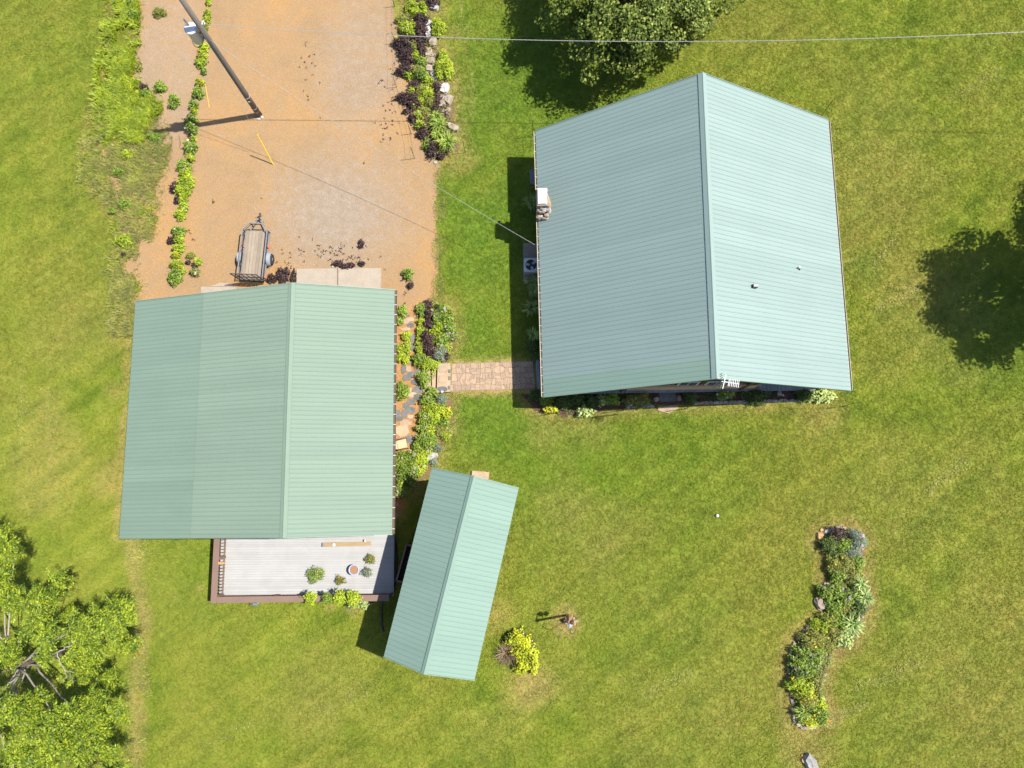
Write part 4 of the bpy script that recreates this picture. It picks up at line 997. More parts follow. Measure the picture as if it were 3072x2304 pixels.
DR2 = [zz(Z2, 'olive', 1000, 1255, 14, 9), zz(Z2, 'purple', 975, 1318, 6), zz(Z2, 'lime', 1062, 1312, 11), zz(Z2, 'purple', 1040, 1350, 8), zz(Z2, 'olive', 1035, 1405, 12, None, 'white', 2), zz(Z2, 'lime', 940, 1400, 6)]
row(DR2, '%s from top in group left of trailer', 'plants on gravel left of the trailer')
WD = [zz(Z1, 'olive', 870, 130, 20, 14), zz(Z1, 'green', 880, 955, 17, 16), zz(Z1, 'green', 1030, 1110, 14, 22), zz(Z1, 'purple', 700, 965, 12), zz(Z1, 'green', 720, 1030, 14, 12), zz(Z1, 'green', 820, 1515, 20, 13), zz(Z1, 'olive', 650, 730, 8, 16), zz(Z2, 'green', 400, 790, 18, 14), zz(Z2, 'green', 290, 850, 11, 9), zz(Z2, 'green', 345, 500, 15, 13), zz(Z2, 'lime', 425, 340, 14, 14), zz(Z2, 'purple', 395, 1245, 7), zz(Z2, 'lime', 390, 1120, 22, 18), zz(Z1, 'green', 585, 150, 15, 17), zz(Z1, 'green', 555, 30, 12, 12)]
row(WD, '%s from top in weeds by left lawn', 'weeds between lawn and drive')
Z4 = zoomer(1120, 0, 3.318)
DB = [zz(Z4, 'lime', 380, 50, 22, 16), zz(Z4, 'lime', 420, 120, 18, 13), zz(Z4, 'lime', 500, 60, 12, 14), zz(Z4, 'lime', 520, 150, 8, 12), zz(Z4, 'olive', 290, 190, 22, 12), zz(Z4, 'lime', 340, 265, 28, 16, 'lilac', 3), zz(Z4, 'lime', 385, 325, 16, 13), zz(Z4, 'lime', 230, 400, 7, 9),
      zz(Z4, 'olive', 400, 450, 12, 14, 'pink', 2), zz(Z4, 'lime', 420, 545, 15, 13), zz(Z4, 'green', 470, 610, 16, 15), zz(Z4, 'lime', 300, 675, 10, 8), zz(Z4, 'lime', 350, 745, 14, 11), zz(Z4, 'olive', 430, 690, 18, 12, 'lilac', 2), zz(Z4, 'green', 480, 740, 22, 16, 'pink', 2), zz(Z4, 'lime', 530, 800, 18, 13), zz(Z4, 'lime', 380, 900, 13, 10),
      zz(Z4, 'olive', 470, 880, 20, 15), zz(Z4, 'lime', 540, 930, 22, 19), zz(Z4, 'olive', 570, 1010, 20, 16), zz(Z4, 'lime', 480, 1000, 14, 11), zz(Z4, 'lime', 400, 1050, 11, 10), zz(Z4, 'olive', 500, 1100, 18, 12), zz(Z4, 'lime', 440, 1145, 14, 9, 'lilac', 1), zz(Z4, 'lime', 460, 1235, 15, 12, 'lilac', 1),
      zz(Z4, 'purple', 580, 20, 20, 15), zz(Z4, 'purple', 470, 190, 22, 18), zz(Z4, 'purple', 460, 290, 24, 18), zz(Z4, 'purple', 450, 400, 26, 18), zz(Z4, 'purple', 290, 420, 28, 20), zz(Z4, 'purple', 320, 520, 26, 18), zz(Z4, 'purple', 480, 500, 14, 18), zz(Z4, 'purple', 350, 590, 18, 12), zz(Z4, 'purple', 310, 690, 24, 19),
      zz(Z4, 'purple', 410, 850, 20, 15), zz(Z4, 'purple', 330, 965, 30, 16), zz(Z4, 'purple', 400, 1030, 18, 16), zz(Z4, 'purple', 640, 870, 12, 16), zz(Z4, 'purple', 635, 980, 12, 20), zz(Z4, 'purple', 620, 1080, 10, 15), zz(Z4, 'purple', 400, 1170, 14, 14), zz(Z4, 'purple', 480, 1255, 13, 12), zz(Z4, 'purple', 490, 1330, 19, 13), zz(Z4, 'purple', 580, 1480, 14, 26), zz(Z4, 'purple', 670, 1550, 10), zz(Z4, 'purple', 325, 1105, 10, 8), zz(Z4, 'green', 535, 1440, 12, 18)]
row(DB, '%s from top in border right of drive', 'border right of the drive')
plant('lime', *Z4(640, 265), 20, 29, label='upper lime green mound against the pale border rocks'); plant('lime', *Z4(695, 660), 27, 36, label='lower and larger lime green mound against the border rocks'); plant('lime', *Z4(690, 535), 14, 12, flower='red', nf=2, label='small lime plant with red tips atop the larger mound')
for x, y, r, lab in ((620, 1175, 24, 'topmost strap-leaved clump at the end of the drive border'), (660, 1260, 30, 'strap-leaved clump beside the big tan boulder'), (740, 1420, 36, 'biggest strap-leaved clump at the corner of the drive border'), (640, 1330, 22, 'strap-leaved clump squeezed between the purple and the biggest clump')):
    plant('strap', *Z4(x, y), r, label=lab, group='strap-leaved clumps in the drive border')
GB = [zz(ZGB, 'purple', 395, 150, 14, 13), zz(ZGB, 'purple', 405, 230, 16, 14, 'pink', 1), zz(ZGB, 'purple', 400, 305, 17, 14), zz(ZGB, 'purple', 385, 425, 20, 21), zz(ZGB, 'purple', 410, 510, 20, 20), zz(ZGB, 'purple', 420, 575, 14, 11), zz(ZGB, 'purple', 550, 575, 8, 12),
      zz(ZGB, 'green', 345, 190, 16, 19), zz(ZGB, 'green', 470, 250, 15, 18, 'lilac', 2), zz(ZGB, 'green', 520, 190, 22, 17, 'lilac', 3), zz(ZGB, 'green', 545, 270, 20, 16), zz(ZGB, 'green', 575, 350, 20, 18, 'lilac', 3), zz(ZGB, 'lime', 510, 330, 18, 17), zz(ZGB, 'lime', 465, 365, 20, 14), zz(ZGB, 'green', 605, 410, 12, 12, 'pink', 2), zz(ZGB, 'green', 500, 445, 17, 18, 'lilac', 2), zz(ZGB, 'green', 545, 425, 16, 14, 'lilac', 2), zz(ZGB, 'lime', 340, 295, 11, 13), zz(ZGB, 'lime', 335, 370, 12, 15), zz(ZGB, 'lime', 325, 450, 11, 16), zz(ZGB, 'lime', 330, 525, 12, 16), zz(ZGB, 'green', 325, 600, 20, 18), zz(ZGB, 'lime', 390, 630, 22, 20), zz(ZGB, 'lime', 435, 655, 18, 13), zz(ZGB, 'lime', 485, 640, 8, 8), zz(ZGB, 'green', 500, 490, 16, 10)]
row(GB, '%s from top in bed above walk', 'garden bed above the walk')
plant('silver', *ZGB(500, 555), 18, 22, label='silvery blue plant at the corner of bed and walk'); plant('green', *ZGB(360, 760), 16, 22, flower='pink', nf=1, label='green leafy plant alone on the flagstones before the stone steps')
GB2 = [zz(ZGB, 'green', 430, 880, 17, 14, 'white', 1), zz(ZGB, 'green', 385, 935, 18, 15, 'pink', 2), zz(ZGB, 'silver', 505, 940, 14, 15), zz(ZGB, 'lime', 425, 1005, 22, 16), zz(ZGB, 'lime', 500, 1020, 17, 14), zz(ZGB, 'yellow', 545, 1055, 15, 17), zz(ZGB, 'green', 375, 1085, 21, 18, 'pink', 2), zz(ZGB, 'lime', 450, 1090, 19, 18), zz(ZGB, 'green', 530, 1130, 17, 15), zz(ZGB, 'green', 360, 1165, 20, 17, 'pink', 2), zz(ZGB, 'lime', 425, 1180, 21, 18), zz(ZGB, 'olive', 500, 1190, 19, 16, 'pink', 1), zz(ZGB, 'olive', 565, 1180, 14, 17), zz(ZGB, 'lime', 540, 1235, 14, 11), zz(ZGB, 'green', 350, 1265, 22, 17, 'lilac', 2), zz(ZGB, 'green', 405, 1310, 22, 18, 'lilac', 2), zz(ZGB, 'green', 320, 1330, 18, 16), zz(ZGB, 'lime', 365, 1375, 20, 15), zz(ZGB, 'green', 425, 1255, 16, 15), zz(ZGB, 'silver', 470, 1340, 14, 9), zz(ZGB, 'silver', 440, 1455, 12, 9)]
row(GB2, '%s from top in bed below walk', 'garden bed below the walk')
GB3 = [zz(ZGB, 'green', 180, 1430, 24, 20, 'lilac', 4), zz(ZGB, 'green', 250, 1420, 26, 20, 'lilac', 4), zz(ZGB, 'lime', 315, 1445, 23, 20, 'lilac', 2), zz(ZGB, 'green', 180, 1510, 25, 22, 'lilac', 4), zz(ZGB, 'green', 250, 1510, 24, 22, 'lilac', 4), zz(ZGB, 'lime', 320, 1520, 16, 16), zz(ZGB, 'green', 195, 1590, 24, 22, 'lilac', 4), zz(ZGB, 'green', 170, 1690, 22, 22, 'lilac', 3), zz(ZGB, 'lime', 375, 1440, 11, 11)]
row(GB3, '%s from top between garage and shed', 'flowering clump between garage and shed')
GB4 = [zz(ZGB, 'green', 182, 200, 14, 17), zz(ZGB, 'green', 165, 285, 9, 11), zz(ZGB, 'lime', 217, 410, 13, 14), zz(ZGB, 'lime', 170, 515, 13, 14), zz(ZGB, 'lime', 218, 500, 13, 17), zz(ZGB, 'lime', 172, 580, 14, 15), zz(ZGB, 'lime', 208, 605, 12, 12), zz(ZGB, 'green', 182, 862, 18, 24)]
row(GB4, '%s from top along garage gutter', 'plants along the garage gutter')
Z8 = zoomer(1500, 450, 2.073)
for x, y, r, lab in ((195, 330, 24, 'strap-leaved clump in the shade west of the chimney'), (205, 825, 25, 'strap-leaved clump just below the air conditioner'), (215, 880, 22, 'second strap-leaved clump below the air conditioner'), (200, 985, 27, 'third strap-leaved clump below the air conditioner'), (210, 1150, 25, 'lowest strap-leaved clump on the shaded west side of the house')):
    plant('strapdk', *Z8(x, y), r, label=lab, group='strap-leaved clumps west of the house')
for k, x, y, rx, ry, fl, nf, lab in (('dark', 205, 1215, 18, 20, None, 0, 'dark shrub under the west eave above the porch steps'), ('dark', 225, 1275, 16, 17, None, 0, 'dark shrub touching the porch steps')):
    plant(k, *Z8(x, y), rx, ry, label=lab)
Z9 = zoomer(1560, 1060, 2.107)
for it in (('dark', 105, 265, 20, 16, None, 0, 'dark shrub at the foot of the porch steps'), ('green', 170, 300, 20, 17, 'yellow', 4, 'shaded green plant with yellow flowers at the house corner'), ('yellow', 195, 352, 20, 11, 'yellow', 5, 'low sunny plant covered in yellow flowers at the bed corner'),
           ('dark', 270, 310, 26, 18, None, 0, 'dark shrub second from the west in the house bed'), ('dark', 350, 290, 24, 17, None, 0, 'dark shrub third from the west in the house bed'), ('chart', 410, 368, 24, 15, 'white', 3, 'pale green plant with white flowers spilling onto the lawn'),
           ('chart', 520, 290, 19, 15, None, 0, 'round-leaved hosta left of the dark porch post'), ('green', 580, 285, 22, 17, None, 0, 'large round-leaved plant right of the hosta'), ('dark', 460, 300, 20, 16, None, 0, 'dark shrub left of the hosta'), ('olive', 745, 292, 36, 19, 'white', 3, 'broad heart-leaved ground plant left of the stepping slab'),
           ('dark', 1080, 278, 19, 16, None, 0, 'dark shrub right of the stepping slab'), ('green', 1300, 262, 26, 11, 'white', 3, 'sparse green plant behind the biggest bed stone'), ('dark', 1490, 272, 34, 21, None, 0, 'widest dark evergreen shrub in the house bed'), ('dark', 1800, 262, 24, 18, None, 0, 'dark shrub beside the bright corner shrub'), ('chart', 1910, 262, 31, 22, None, 0, 'bright chartreuse shrub at the east end of the house bed')):
    plant(it[0], *Z9(it[1], it[2]), it[3], it[4], flower=it[5], nf=it[6], label=it[7])
IS = [('purple', 450, 180, 45, 38), ('dark', 395, 240, 40, 42), ('green', 480, 235, 48, 40), ('silver', 575, 215, 42, 50, 'lilac', 3), ('silver', 545, 290, 40, 30), ('dark', 430, 290, 40, 30), ('olive', 430, 370, 38, 40, 'yellow', 3), ('olive', 505, 360, 45, 42, 'yellow', 3), ('green', 575, 360, 38, 40), ('green', 450, 440, 42, 36), ('olive', 535, 435, 46, 38),
      ('strapdk', 590, 490, 42, 36), ('green', 385, 545, 40, 38, 'lilac', 2), ('green', 445, 545, 44, 38, 'lilac', 3), ('green', 510, 570, 44, 40, 'lilac', 4), ('dark', 565, 550, 38, 38), ('strapdk', 615, 575, 48, 44), ('dark', 580, 640, 42, 36, 'lilac', 2), ('green', 430, 640, 46, 40), ('olive', 500, 650, 46, 40), ('dark', 545, 690, 38, 34), ('olive', 395, 715, 46, 36), ('green', 460, 730, 38, 32), ('lime', 345, 755, 44, 38), ('strapdk', 540, 745, 58, 40),
      ('olive', 430, 810, 40, 36, 'yellow', 3), ('chart', 490, 825, 58, 46), ('olive', 325, 825, 48, 42, 'yellow', 7), ('olive', 265, 855, 44, 38, 'yellow', 5), ('olive', 380, 870, 36, 36), ('green', 235, 930, 46, 40, 'lilac', 5), ('green', 310, 960, 52, 42, 'lilac', 6), ('green', 205, 995, 42, 38, 'lilac', 4), ('olive', 375, 975, 34, 40, 'lilac', 3), ('green', 270, 1030, 48, 40, 'lilac', 5), ('dark', 195, 1055, 38, 36), ('olive', 325, 1075, 40, 40, 'lilac', 4),
      ('lime', 190, 1130, 45, 40, 'yellow', 3), ('lime', 250, 1165, 50, 42, 'yellow', 8), ('olive', 315, 1150, 36, 38, 'yellow', 2), ('olive', 265, 1230, 56, 42, 'yellow', 10), ('lime', 330, 1250, 38, 40, 'yellow', 5), ('strap', 235, 1300, 52, 44), ('green', 325, 1310, 42, 40, 'yellow', 3), ('lime', 275, 1360, 42, 28, 'yellow', 8), ('green', 350, 1345, 32, 30, 'orange', 2)]
row([(k[0], *ZS(k[1], k[2]), k[3]/2.115*1.15, k[4]/2.115*1.15)+((k[5], k[6]) if len(k) > 5 else ()) for k in IS], '%s from top in winding island bed', 'winding island bed')
def cover(name, poly, n, mat, label, h=.28, leaf=.10, seed=0, thin=.35):
    lo, hi = poly.min(0), poly.max(0); Q = rng.uniform(lo, hi, (n*5, 2)); sd = dist_to(Q, poly); sd = np.where(inside(Q, poly), sd, -sd)
    Q = Q[(sd > .16+.3*(vnoise(Q, 2.2, seed)-.5)) & (vnoise(Q, 1.6, seed+3) > thin)][:n]; m = len(Q); hz = h*vnoise(Q, 2.5, seed+1)+.04
    C = np.column_stack([Q, hz*rng.uniform(.3, 1, m)]); Lq = leaf*rng.uniform(.6, 1.3, m)
    V, F = leaf_quads(C, rng.normal(0, 1, (m, 3))*np.array([1, 1, .3]), np.array([0, 0, 1])+rng.normal(0, .45, (m, 3)), Lq, Lq*.45)
    return tag(np_mesh(name, V, F, M[mat]), label, 'ground cover', kind='stuff')
cover('ground_cover', BEDS['island'], 5200, 'olive', 'low tangled leaves filling the winding island bed', .35, .10, 71, .25)
cover('ground_cover', BEDS['island'], 2600, 'green', 'fresh green leaves woven through the winding island bed', .45, .10, 72, .45)
cover('ground_cover', BEDS['garage'], 3000, 'lime', 'low lime leaves filling the beds beside the garage path', .4, .10, 73, .35)
cover('ground_cover', BEDS['drive'], 2600, 'olive', 'low olive leaves filling the border right of the drive', .45, .10, 74, .4)
cover('ground_cover', BEDS['drive'], 2200, 'purple', 'low purple leaves filling the border right of the drive', .4, .11, 75, .45)
cover('ground_cover', BEDS['house'], 2600, 'dark', 'low dark leaves in the shaded house bed', .22, .09, 76, .52)
# shrubs by the shed
ZB = zoomer(1420, 1780, 5.53)
for k, x, y, rx, ry, lab in (('yellow', 720, 760, 24, 22, 'golden shrub nearest the low wire edging'), ('yellow', 820, 920, 30, 28, 'biggest golden shrub beside the dead bush'), ('yellow', 810, 1180, 22, 24, 'golden shrub lowest on the left near the shed'), ('yellow', 985, 1150, 16, 30, 'golden shrub lowest on the right near the shed')):
    plant(k, *ZB(x, y), rx, ry, label=lab, group='golden shrubs by the shed', h=.75)
plant('dark', *ZB(600, 760), 12, 18, label='dark green seedling between dead bush and golden shrub'); plant('green', *ZB(935, 1040), 12, 12, label='deep green tuft amid the golden shrubs')
# dead bush of bare twigs
c = flat(G(*ZB(560, 1010), .3)); t = thing('dead_bush', 'dead brown twiggy bush beside the golden shrubs', 'bush', c); mb = MB()
for i in range(230):
    a = random.uniform(0, 6.28); r = random.uniform(.25, .78); hh = random.uniform(.15, .75)
    p0 = c+Vector((random.gauss(0, .06), random.gauss(0, .06), 0)); p2 = c+Vector((math.cos(a)*r, math.sin(a)*r, hh)); p1 = lerp(p0, p2, .5)+Vector((random.gauss(0, .08), random.gauss(0, .08), .12))
    mb.tube([p0, p1, p2], [.013, .009, .005], 3, caps=False)
mb.build('twigs', M['dry_stem'], t)

# pots and edge plants of the deck
for k, (x, y, r, lab, mt) in enumerate(((1735, 560, .17, 'potted yellowing plant nearest the deck east side', 'olive'), (1660, 850, .17, 'potted pale spidery plant beside the blue pot', 'silver'), (1075, 1030, .16, 'potted straggly plant in a blue rimmed pot near the south railing', 'olive'), (560, 900, .19, 'largest trailing plant on the deck, leftmost of the potted ones', 'green'))):
    px, py = ZD(x, y); t, top = pot(px, py, r, .24, M['gutter_brown'] if k != 2 else M['blue_pot'], 'potted_plant', lab)
    c = top-Vector((.06, .02, .05)); big = k == 3
    f = bush_mesh('foliage', c+Vector((-.10, .0, 0)) if big else c, .52 if big else .28, .46 if big else .26, .34, .10, M['silver' if k == 1 else mt], 1.5, .4); under(t, f)
    s = strap_mesh('trailing_leaves', c, .52 if big else .36, .22, 46 if big else 34, .022, M['silver' if k in (1, 3) else 'weed_olive']); under(t, s)
    if k in (2, 3): under(t, flowers_mesh(c, .3, .3, .2, 3, .1, M['f_orange']))
for k, (x, y, r, kd, lab) in enumerate(((370, 1440, 14, 'lime', 'leftmost lime plant on top of the south deck railing'), (735, 1440, 12, 'green', 'second and darkest plant on top of the south deck railing'), (1010, 1435, 16, 'lime', 'third lime plant on top of the south deck railing'), (1310, 1440, 17, 'lime', 'fourth lime plant on top of the south deck railing'))):
    plant(kd, *ZD(x, y), r, int(r*1.2), label=lab, h=.5, z=CZ+.04, group='plants along the south deck railing')
plant('silver', *ZD(1290, 1580), 14, 9, label='low silvery plant left of the pale hosta below the deck', h=.3); plant('chart', *ZD(1520, 1570), 25, 11, label='pale crinkled hosta on the lawn below the deck railing', h=.35); plant('silver', 764, 1812, 12, 6, label='tiny silvery weed peeping out under the deck, far left', h=.2)

# ------------------------------------------------------------------ border rocks
def rocks(name, lab, cat, items, z0=0.0):
    c = G(items[0][0], items[0][1]); t = thing(name, lab, cat, c)
    for k, it in enumerate(items):
        x, y, rx, ry = it[:4]; m = it[4] if len(it) > 4 else 'rock'; hh = (rx+ry)/2/PXM*.75; p = G(x, y, hh*.6); mb = MB()
        rough_stone(mb, Vector((p.x, p.y, hh*.35)), (rx/PXM*1.2, ry/PXM*1.2, hh), 700+k+int(x), Matrix.Rotation(random.uniform(-.4, .4), 3, 'Z')); mb.build('stone', M[m], t)
    return t
rocks('rock_border', 'row of pale boulders along the border right of the drive', 'rock border',
      [Z4(600, 70)+(15, 9, 'rock_white'), Z4(575, 30)+(8, 8, 'rock_white'), Z4(548, 230)+(12, 9, 'rock_white'), Z4(545, 310)+(10, 15, 'rock_white'), Z4(595, 420)+(12, 17), Z4(545, 520)+(12, 16), Z4(590, 540)+(10, 8), Z4(565, 605)+(14, 11), Z4(565, 680)+(15, 11), Z4(600, 740)+(10, 10, 'rock_grey'), Z4(648, 870)+(9, 14), Z4(710, 880)+(13, 17, 'rock_white'), Z4(745, 985)+(13, 14), Z4(685, 970)+(8, 8), Z4(680, 1030)+(11, 12), Z4(700, 1100)+(9, 7), Z4(745, 1095)+(9, 6), Z4(740, 1150)+(6, 8), Z4(610, 790)+(8, 9, 'rock_grey')])
def lone(px, py, rx, ry, mat, lab, rot=0, name='boulder', hf=.8, seed=1):
    hh = (rx+ry)/2/PXM*hf; p = G(px, py, hh*.6); mb = MB(); rough_stone(mb, Vector((p.x, p.y, hh*.4)), (rx/PXM, ry/PXM, hh), seed, Matrix.Rotation(rot, 3, 'Z'))
    return tag(mb.build(name, M[mat]), lab, 'stone')
lone(*Z4(797, 1270), 22, 13, 'rock', 'big tan boulder at the corner of the drive border', -.35, seed=41); lone(*Z4(620, 1617), 6, 6, 'rock_white', 'small pale stone at the tip of the drive border', seed=42)
rocks('stone_edging', 'crooked stone edging along the west side of the island bed', 'stone edging',
      [ZS(*p)+(r, q) for p, r, q in (((303, 735), 5, 5), ((270, 768), 9, 8), ((243, 802), 8, 7), ((212, 835), 10, 8), ((180, 880), 8, 9), ((155, 930), 5, 8), ((150, 968), 6, 6), ((147, 1000), 5, 7), ((140, 1040), 5, 9), ((137, 1090), 4, 9), ((143, 1130), 4, 7), ((153, 1162), 5, 9), ((158, 1195), 4, 5), ((166, 1240), 5, 10), ((168, 1290), 5, 9), ((178, 1345), 6, 11), ((205, 1382), 7, 6), ((235, 1398), 10, 7), ((272, 1398), 9, 5), ((303, 1402), 4, 4))])
rocks('stone_edging', 'stones round the top end of the island bed', 'stone edging', [ZS(395, 160)+(14, 9, 'rock_white'), ZS(345, 195)+(9, 12, 'rock_orange'), ZS(350, 150)+(5, 6, 'rock_orange'), ZS(347, 232)+(4, 6, 'rock_white'), ZS(455, 132)+(9, 5), ZS(488, 140)+(7, 6), ZS(525, 172)+(7, 7), ZS(560, 160)+(6, 5)])
for x, y, rx, ry, rot, lab, m in ((343, 615, 14, 20, .35, 'pointed pale stone on the west side of the island bed', 'rock'), (380, 495, 12, 7, 0, 'flat tan stone under the pink flowers of the island bed', 'rock'), (360, 1218, 4, 9, 0, 'upright pale stone on the east side of the island bed', 'rock_white'), (605, 690, 5, 9, .3, 'small tan stone on the east bulge of the island bed', 'rock')):
    px, py = ZS(x, y); lone(px, py, rx, ry, m, lab, rot, seed=int(x))
rocks('stone_edging', 'low grey stone edging between house bed and lawn', 'stone edging', [(2090+i*14.5, 1209-i*.35, 7.2, 4.5, ('rock_grey', 'rock')[i % 2]) for i in range(12)]+[(2290+i*17, 1203-i*.4, 8, 4, 'rock_grey') for i in range(9)]+[(1885+i*14, 1221-i*.6, 6.5, 4, 'rock_grey') for i in range(6)])
for x, y, rx, ry, lab, m in ((1005, 282, 8, 9, 'pinkish stone right of the grey stepping slab', 'rock'), (1280, 278, 18, 8, 'biggest pale stone in the shaded house bed', 'rock'), (1405, 266, 5, 10, 'upright tan stone left of the evergreen shrub', 'rock'), (1537, 240, 8, 7, 'round pale stone behind the evergreen shrub', 'rock'), (1640, 250, 9, 9, 'pale stone right of the evergreen shrub', 'rock'), (1662, 264, 4, 4, 'little pale stone touching a larger one near the evergreen shrub', 'rock_white'), (1752, 240, 7, 8, 'pale stone left of the dark east-end shrub', 'rock'), (862, 290, 9, 8, 'reddish stone left of the grey stepping slab', 'rock'), (686, 316, 8, 6, 'pinkish stone left of the heart-leaved plant', 'rock')):
    px, py = Z9(x, y); lone(px, py, rx, ry, m, lab, .2, seed=int(x)+5)
px, py = ZGB(462, 1292); lone(px, py, 7, 13, 'rock', 'upright pale stone at the lower garden bed edge', seed=77)
px, py = ZGB(432, 1408); lone(px, py, 18, 11, 'rock_grey', 'large grey stone at the foot of the lower garden bed', .5, seed=78)
px, py = ZGB(465, 870); lone(px, py, 9, 5, 'rock', 'small tan stone beside the walk landing and lower garden bed', .5, seed=79)
lone(2434, 2292, 16, 30, 'rock_grey', 'large grey boulder at the bottom edge of the lawn', .55, seed=80, hf=.7); lone(2428, 2270, 7, 7, 'rock_white', 'white stone leaning on the grey boulder', .1, seed=81); lone(2413, 2279, 10, 8, 'rock_orange', 'rust coloured stone beside the grey boulder', .4, seed=82); lone(2407, 2266, 4, 4, 'rock_orange', 'pebble-sized yellowish stone near the grey boulder', seed=83)
mb = MB(); p = G(2152, 1547, .09); mb.lathe(Vector((p.x, p.y, 0)), [(.03, 0), (.075, .03), (.095, .09), (.075, .15), (.03, .18)], 16); tag(mb.build('ball', M['white'], None, True), 'small white ball lying on the open lawn', 'ball')

# ------------------------------------------------------------------ utility pole and lines
pb = G(778, 345, 0); _pz = G(603, 84, 8.75); ptop = pb+(_pz-pb)*(12.2/8.75)
def on_pole(z): return lerp(pb, ptop, z/ptop.z)
pole = thing('utility_pole', 'tall weathered wooden utility pole standing in the drive', 'utility pole', pb)
mb = MB(); mb.tube([pb-Vector((0, 0, .3)), on_pole(3), on_pole(7), ptop], [.178, .165, .148, .135], 14); shaft = mb.build('shaft', M['pole_wood'], pole, True)
zt = 8.75
lid = G(571, 84, zt); can = Vector((lid.x, lid.y, 0))
mb = MB(); mb.lathe(Vector((can.x, can.y, zt-.95)), [(.24, 0), (.30, .03), (.30, .86), (.32, .87), (.32, .91)], 22); tr = mb.build('transformer', M['galv'], pole, True)
mb = MB(); mb.lathe(Vector((can.x, can.y, zt-.05)), [(.335, 0), (.335, .04), (.28, .08), (.02, .10)], 22); mb.build('lid', M['white_metal'], tr, True)
mb = MB(); mb.tube([Vector((can.x-.05, can.y+.12, zt)), Vector((can.x-.1, can.y+.16, zt+.22))], [.05, .035], 10); mb.tube([Vector((can.x-.1, can.y+.16, zt+.2)), Vector((can.x-.14, can.y+.2, zt+.45))], .055, 10, caps=True); mb.build('bushing', M['steel'], tr)
q = on_pole(zt-.4); mb = MB(); mb.beam(q, Vector((can.x, can.y, zt-.4)), .06, .10); mb.beam(q-Vector((0, 0, .4)), Vector((can.x, can.y, zt-.8)), .06, .10); mb.build('bracket', M['steel'], tr)
mb = MB(); cpts = []
for k in range(15):
    a = 2.4+k/14*3.4; cpts.append(Vector((can.x+.36*math.cos(a), can.y+.36*math.sin(a), zt-.75-.35*math.sin(k/14*math.pi))))
mb.tube(cpts, .016, 6); mb.build('lead_wire', M['black'], tr)
q = on_pole(zt-.05); arm = G(612, 62, zt-.1); mb = MB(); mb.tube([q, lerp(q, arm, .6)+Vector((0, 0, .08)), arm], .022, 8); mb.build('standoff', M['galv'], pole)
mb = MB(); mb.lathe(G(613, 72, zt-.35), [(.04, 0), (.07, .05), (.05, .1), (.07, .15), (.04, .2)], 12); mb.build('insulator', M['white'], pole)
mb = MB(); mb.tube([on_pole(.4)+Vector((-.19, .06, 0)), on_pole(4)+Vector((-.175, .06, 0)), on_pole(zt-.8)+Vector((-.15, .05, 0))], .018, 6); mb.build('ground_wire', M['galv'], pole)
for z in (.55, .95, 2.2): 
    mb = MB(); p = on_pole(z); mb.lathe(p, [(.172, 0), (.184, .0), (.184, .03), (.172, .03)], 14); mb.build('band', M['galv'], pole)
mb = MB(); mb.box(on_pole(1.9)+Vector((.05, -.185, 0)), (.12, .02, .06)); mb.build('tag_plate', M['white'], pole)
lone(786, 352, 5, 5, 'rock_white', 'small white rock at the foot of the utility pole', seed=91); lone(777, 358, 6, 4, 'rock_white', 'flat white rock just below the utility pole', seed=92)
def wire(name, lab, pts, r, twist=0, mat='wire'):
    mb = MB()
    if not twist: mb.tube(pts, r, 6)
    else:
        n = int(sum((Vector(b)-Vector(a)).length for a, b in zip(pts, pts[1:]))/.10)
        def at(t):
            x = t*(len(pts)-1); i = min(int(x), len(pts)-2); return lerp(Vector(pts[i]), Vector(pts[i+1]), x-i)
        for s in (0, 2.09, 4.19):
            mb.tube([at(k/n)+Vector((0, math.cos(k*.8+s)*r, math.sin(k*.8+s)*r)) for k in range(n+1)], r*.75, 4)
    return tag(mb.build(name, M[mat]), lab, 'wire')
def sag(a, b, s, n=14): return [lerp(a, b, k/n)-Vector((0, 0, s*4*(k/n)*(1-k/n))) for k in range(n+1)]
la = G(613, 72, 8.35); lb = G(3072, 96, 8.35)
wire('power_line', 'long grey twisted power cable crossing the top of the picture', [lerp(la, lb, t)-Vector((0, 0, 1.08*4*t*(1-t))) for t in np.linspace(0, 1.22, 30)], .0105, 1)
house_hook = G(1604, 734, 3.2)
wire('service_drop', 'thin twisted service cable running from the pole to the house eave', sag(on_pole(7.9), house_hook, .7), .0075, 1)
wire('guy_wire', 'thin steel guy wire from the utility pole down to its yellow guard', [on_pole(9.2), G(765, 396, 2.2)], .007)
gb, gt = G(820, 494, 0), G(765, 396, 2.2)
# lean of the guard follows the wire
gtop = Vector((gb.x, gb.y, 0))+(on_pole(9.2)-gb).normalized()*2.4
mb = MB(); mb.tube([gb+Vector((0, 0, .02)), lerp(gb, gtop, .5), gtop], [.035, .033, .03], 8); tag(mb.build('guy_guard', M['yellow']), 'bright yellow plastic guard on the guy wire in the drive', 'wire guard')
mb = MB(); mb.tube([G(628, 323, .03), G(622, 290, .06), G(617, 258, .03)], .014, 6); tag(mb.build('yellow_rod', M['yellow']), 'thin dull yellow rod lying on gravel left of the pole', 'rod')
mb = MB(); mb.tube([G(612, 344, .02), G(622, 341, .04), G(630, 335, .02)], .016, 5); tag(mb.build('dry_stick', M['bark']), 'short grey stick on gravel left of the utility pole', 'stick')
mb = MB(); mb.tube([G(537, 408, .03), G(541, 430, .05), G(538, 444, .03)], .018, 5); tag(mb.build('dry_stick', M['bark_dark']), 'short dark stick on bare soil left of the flower row', 'stick')
mb = MB(); mb.tube([G(572, 864, .03), G(588, 856, .05), G(598, 850, .03)], .012, 5); tag(mb.build('dry_stick', M['bark']), 'thin pale stick on gravel near the garage corner', 'stick')

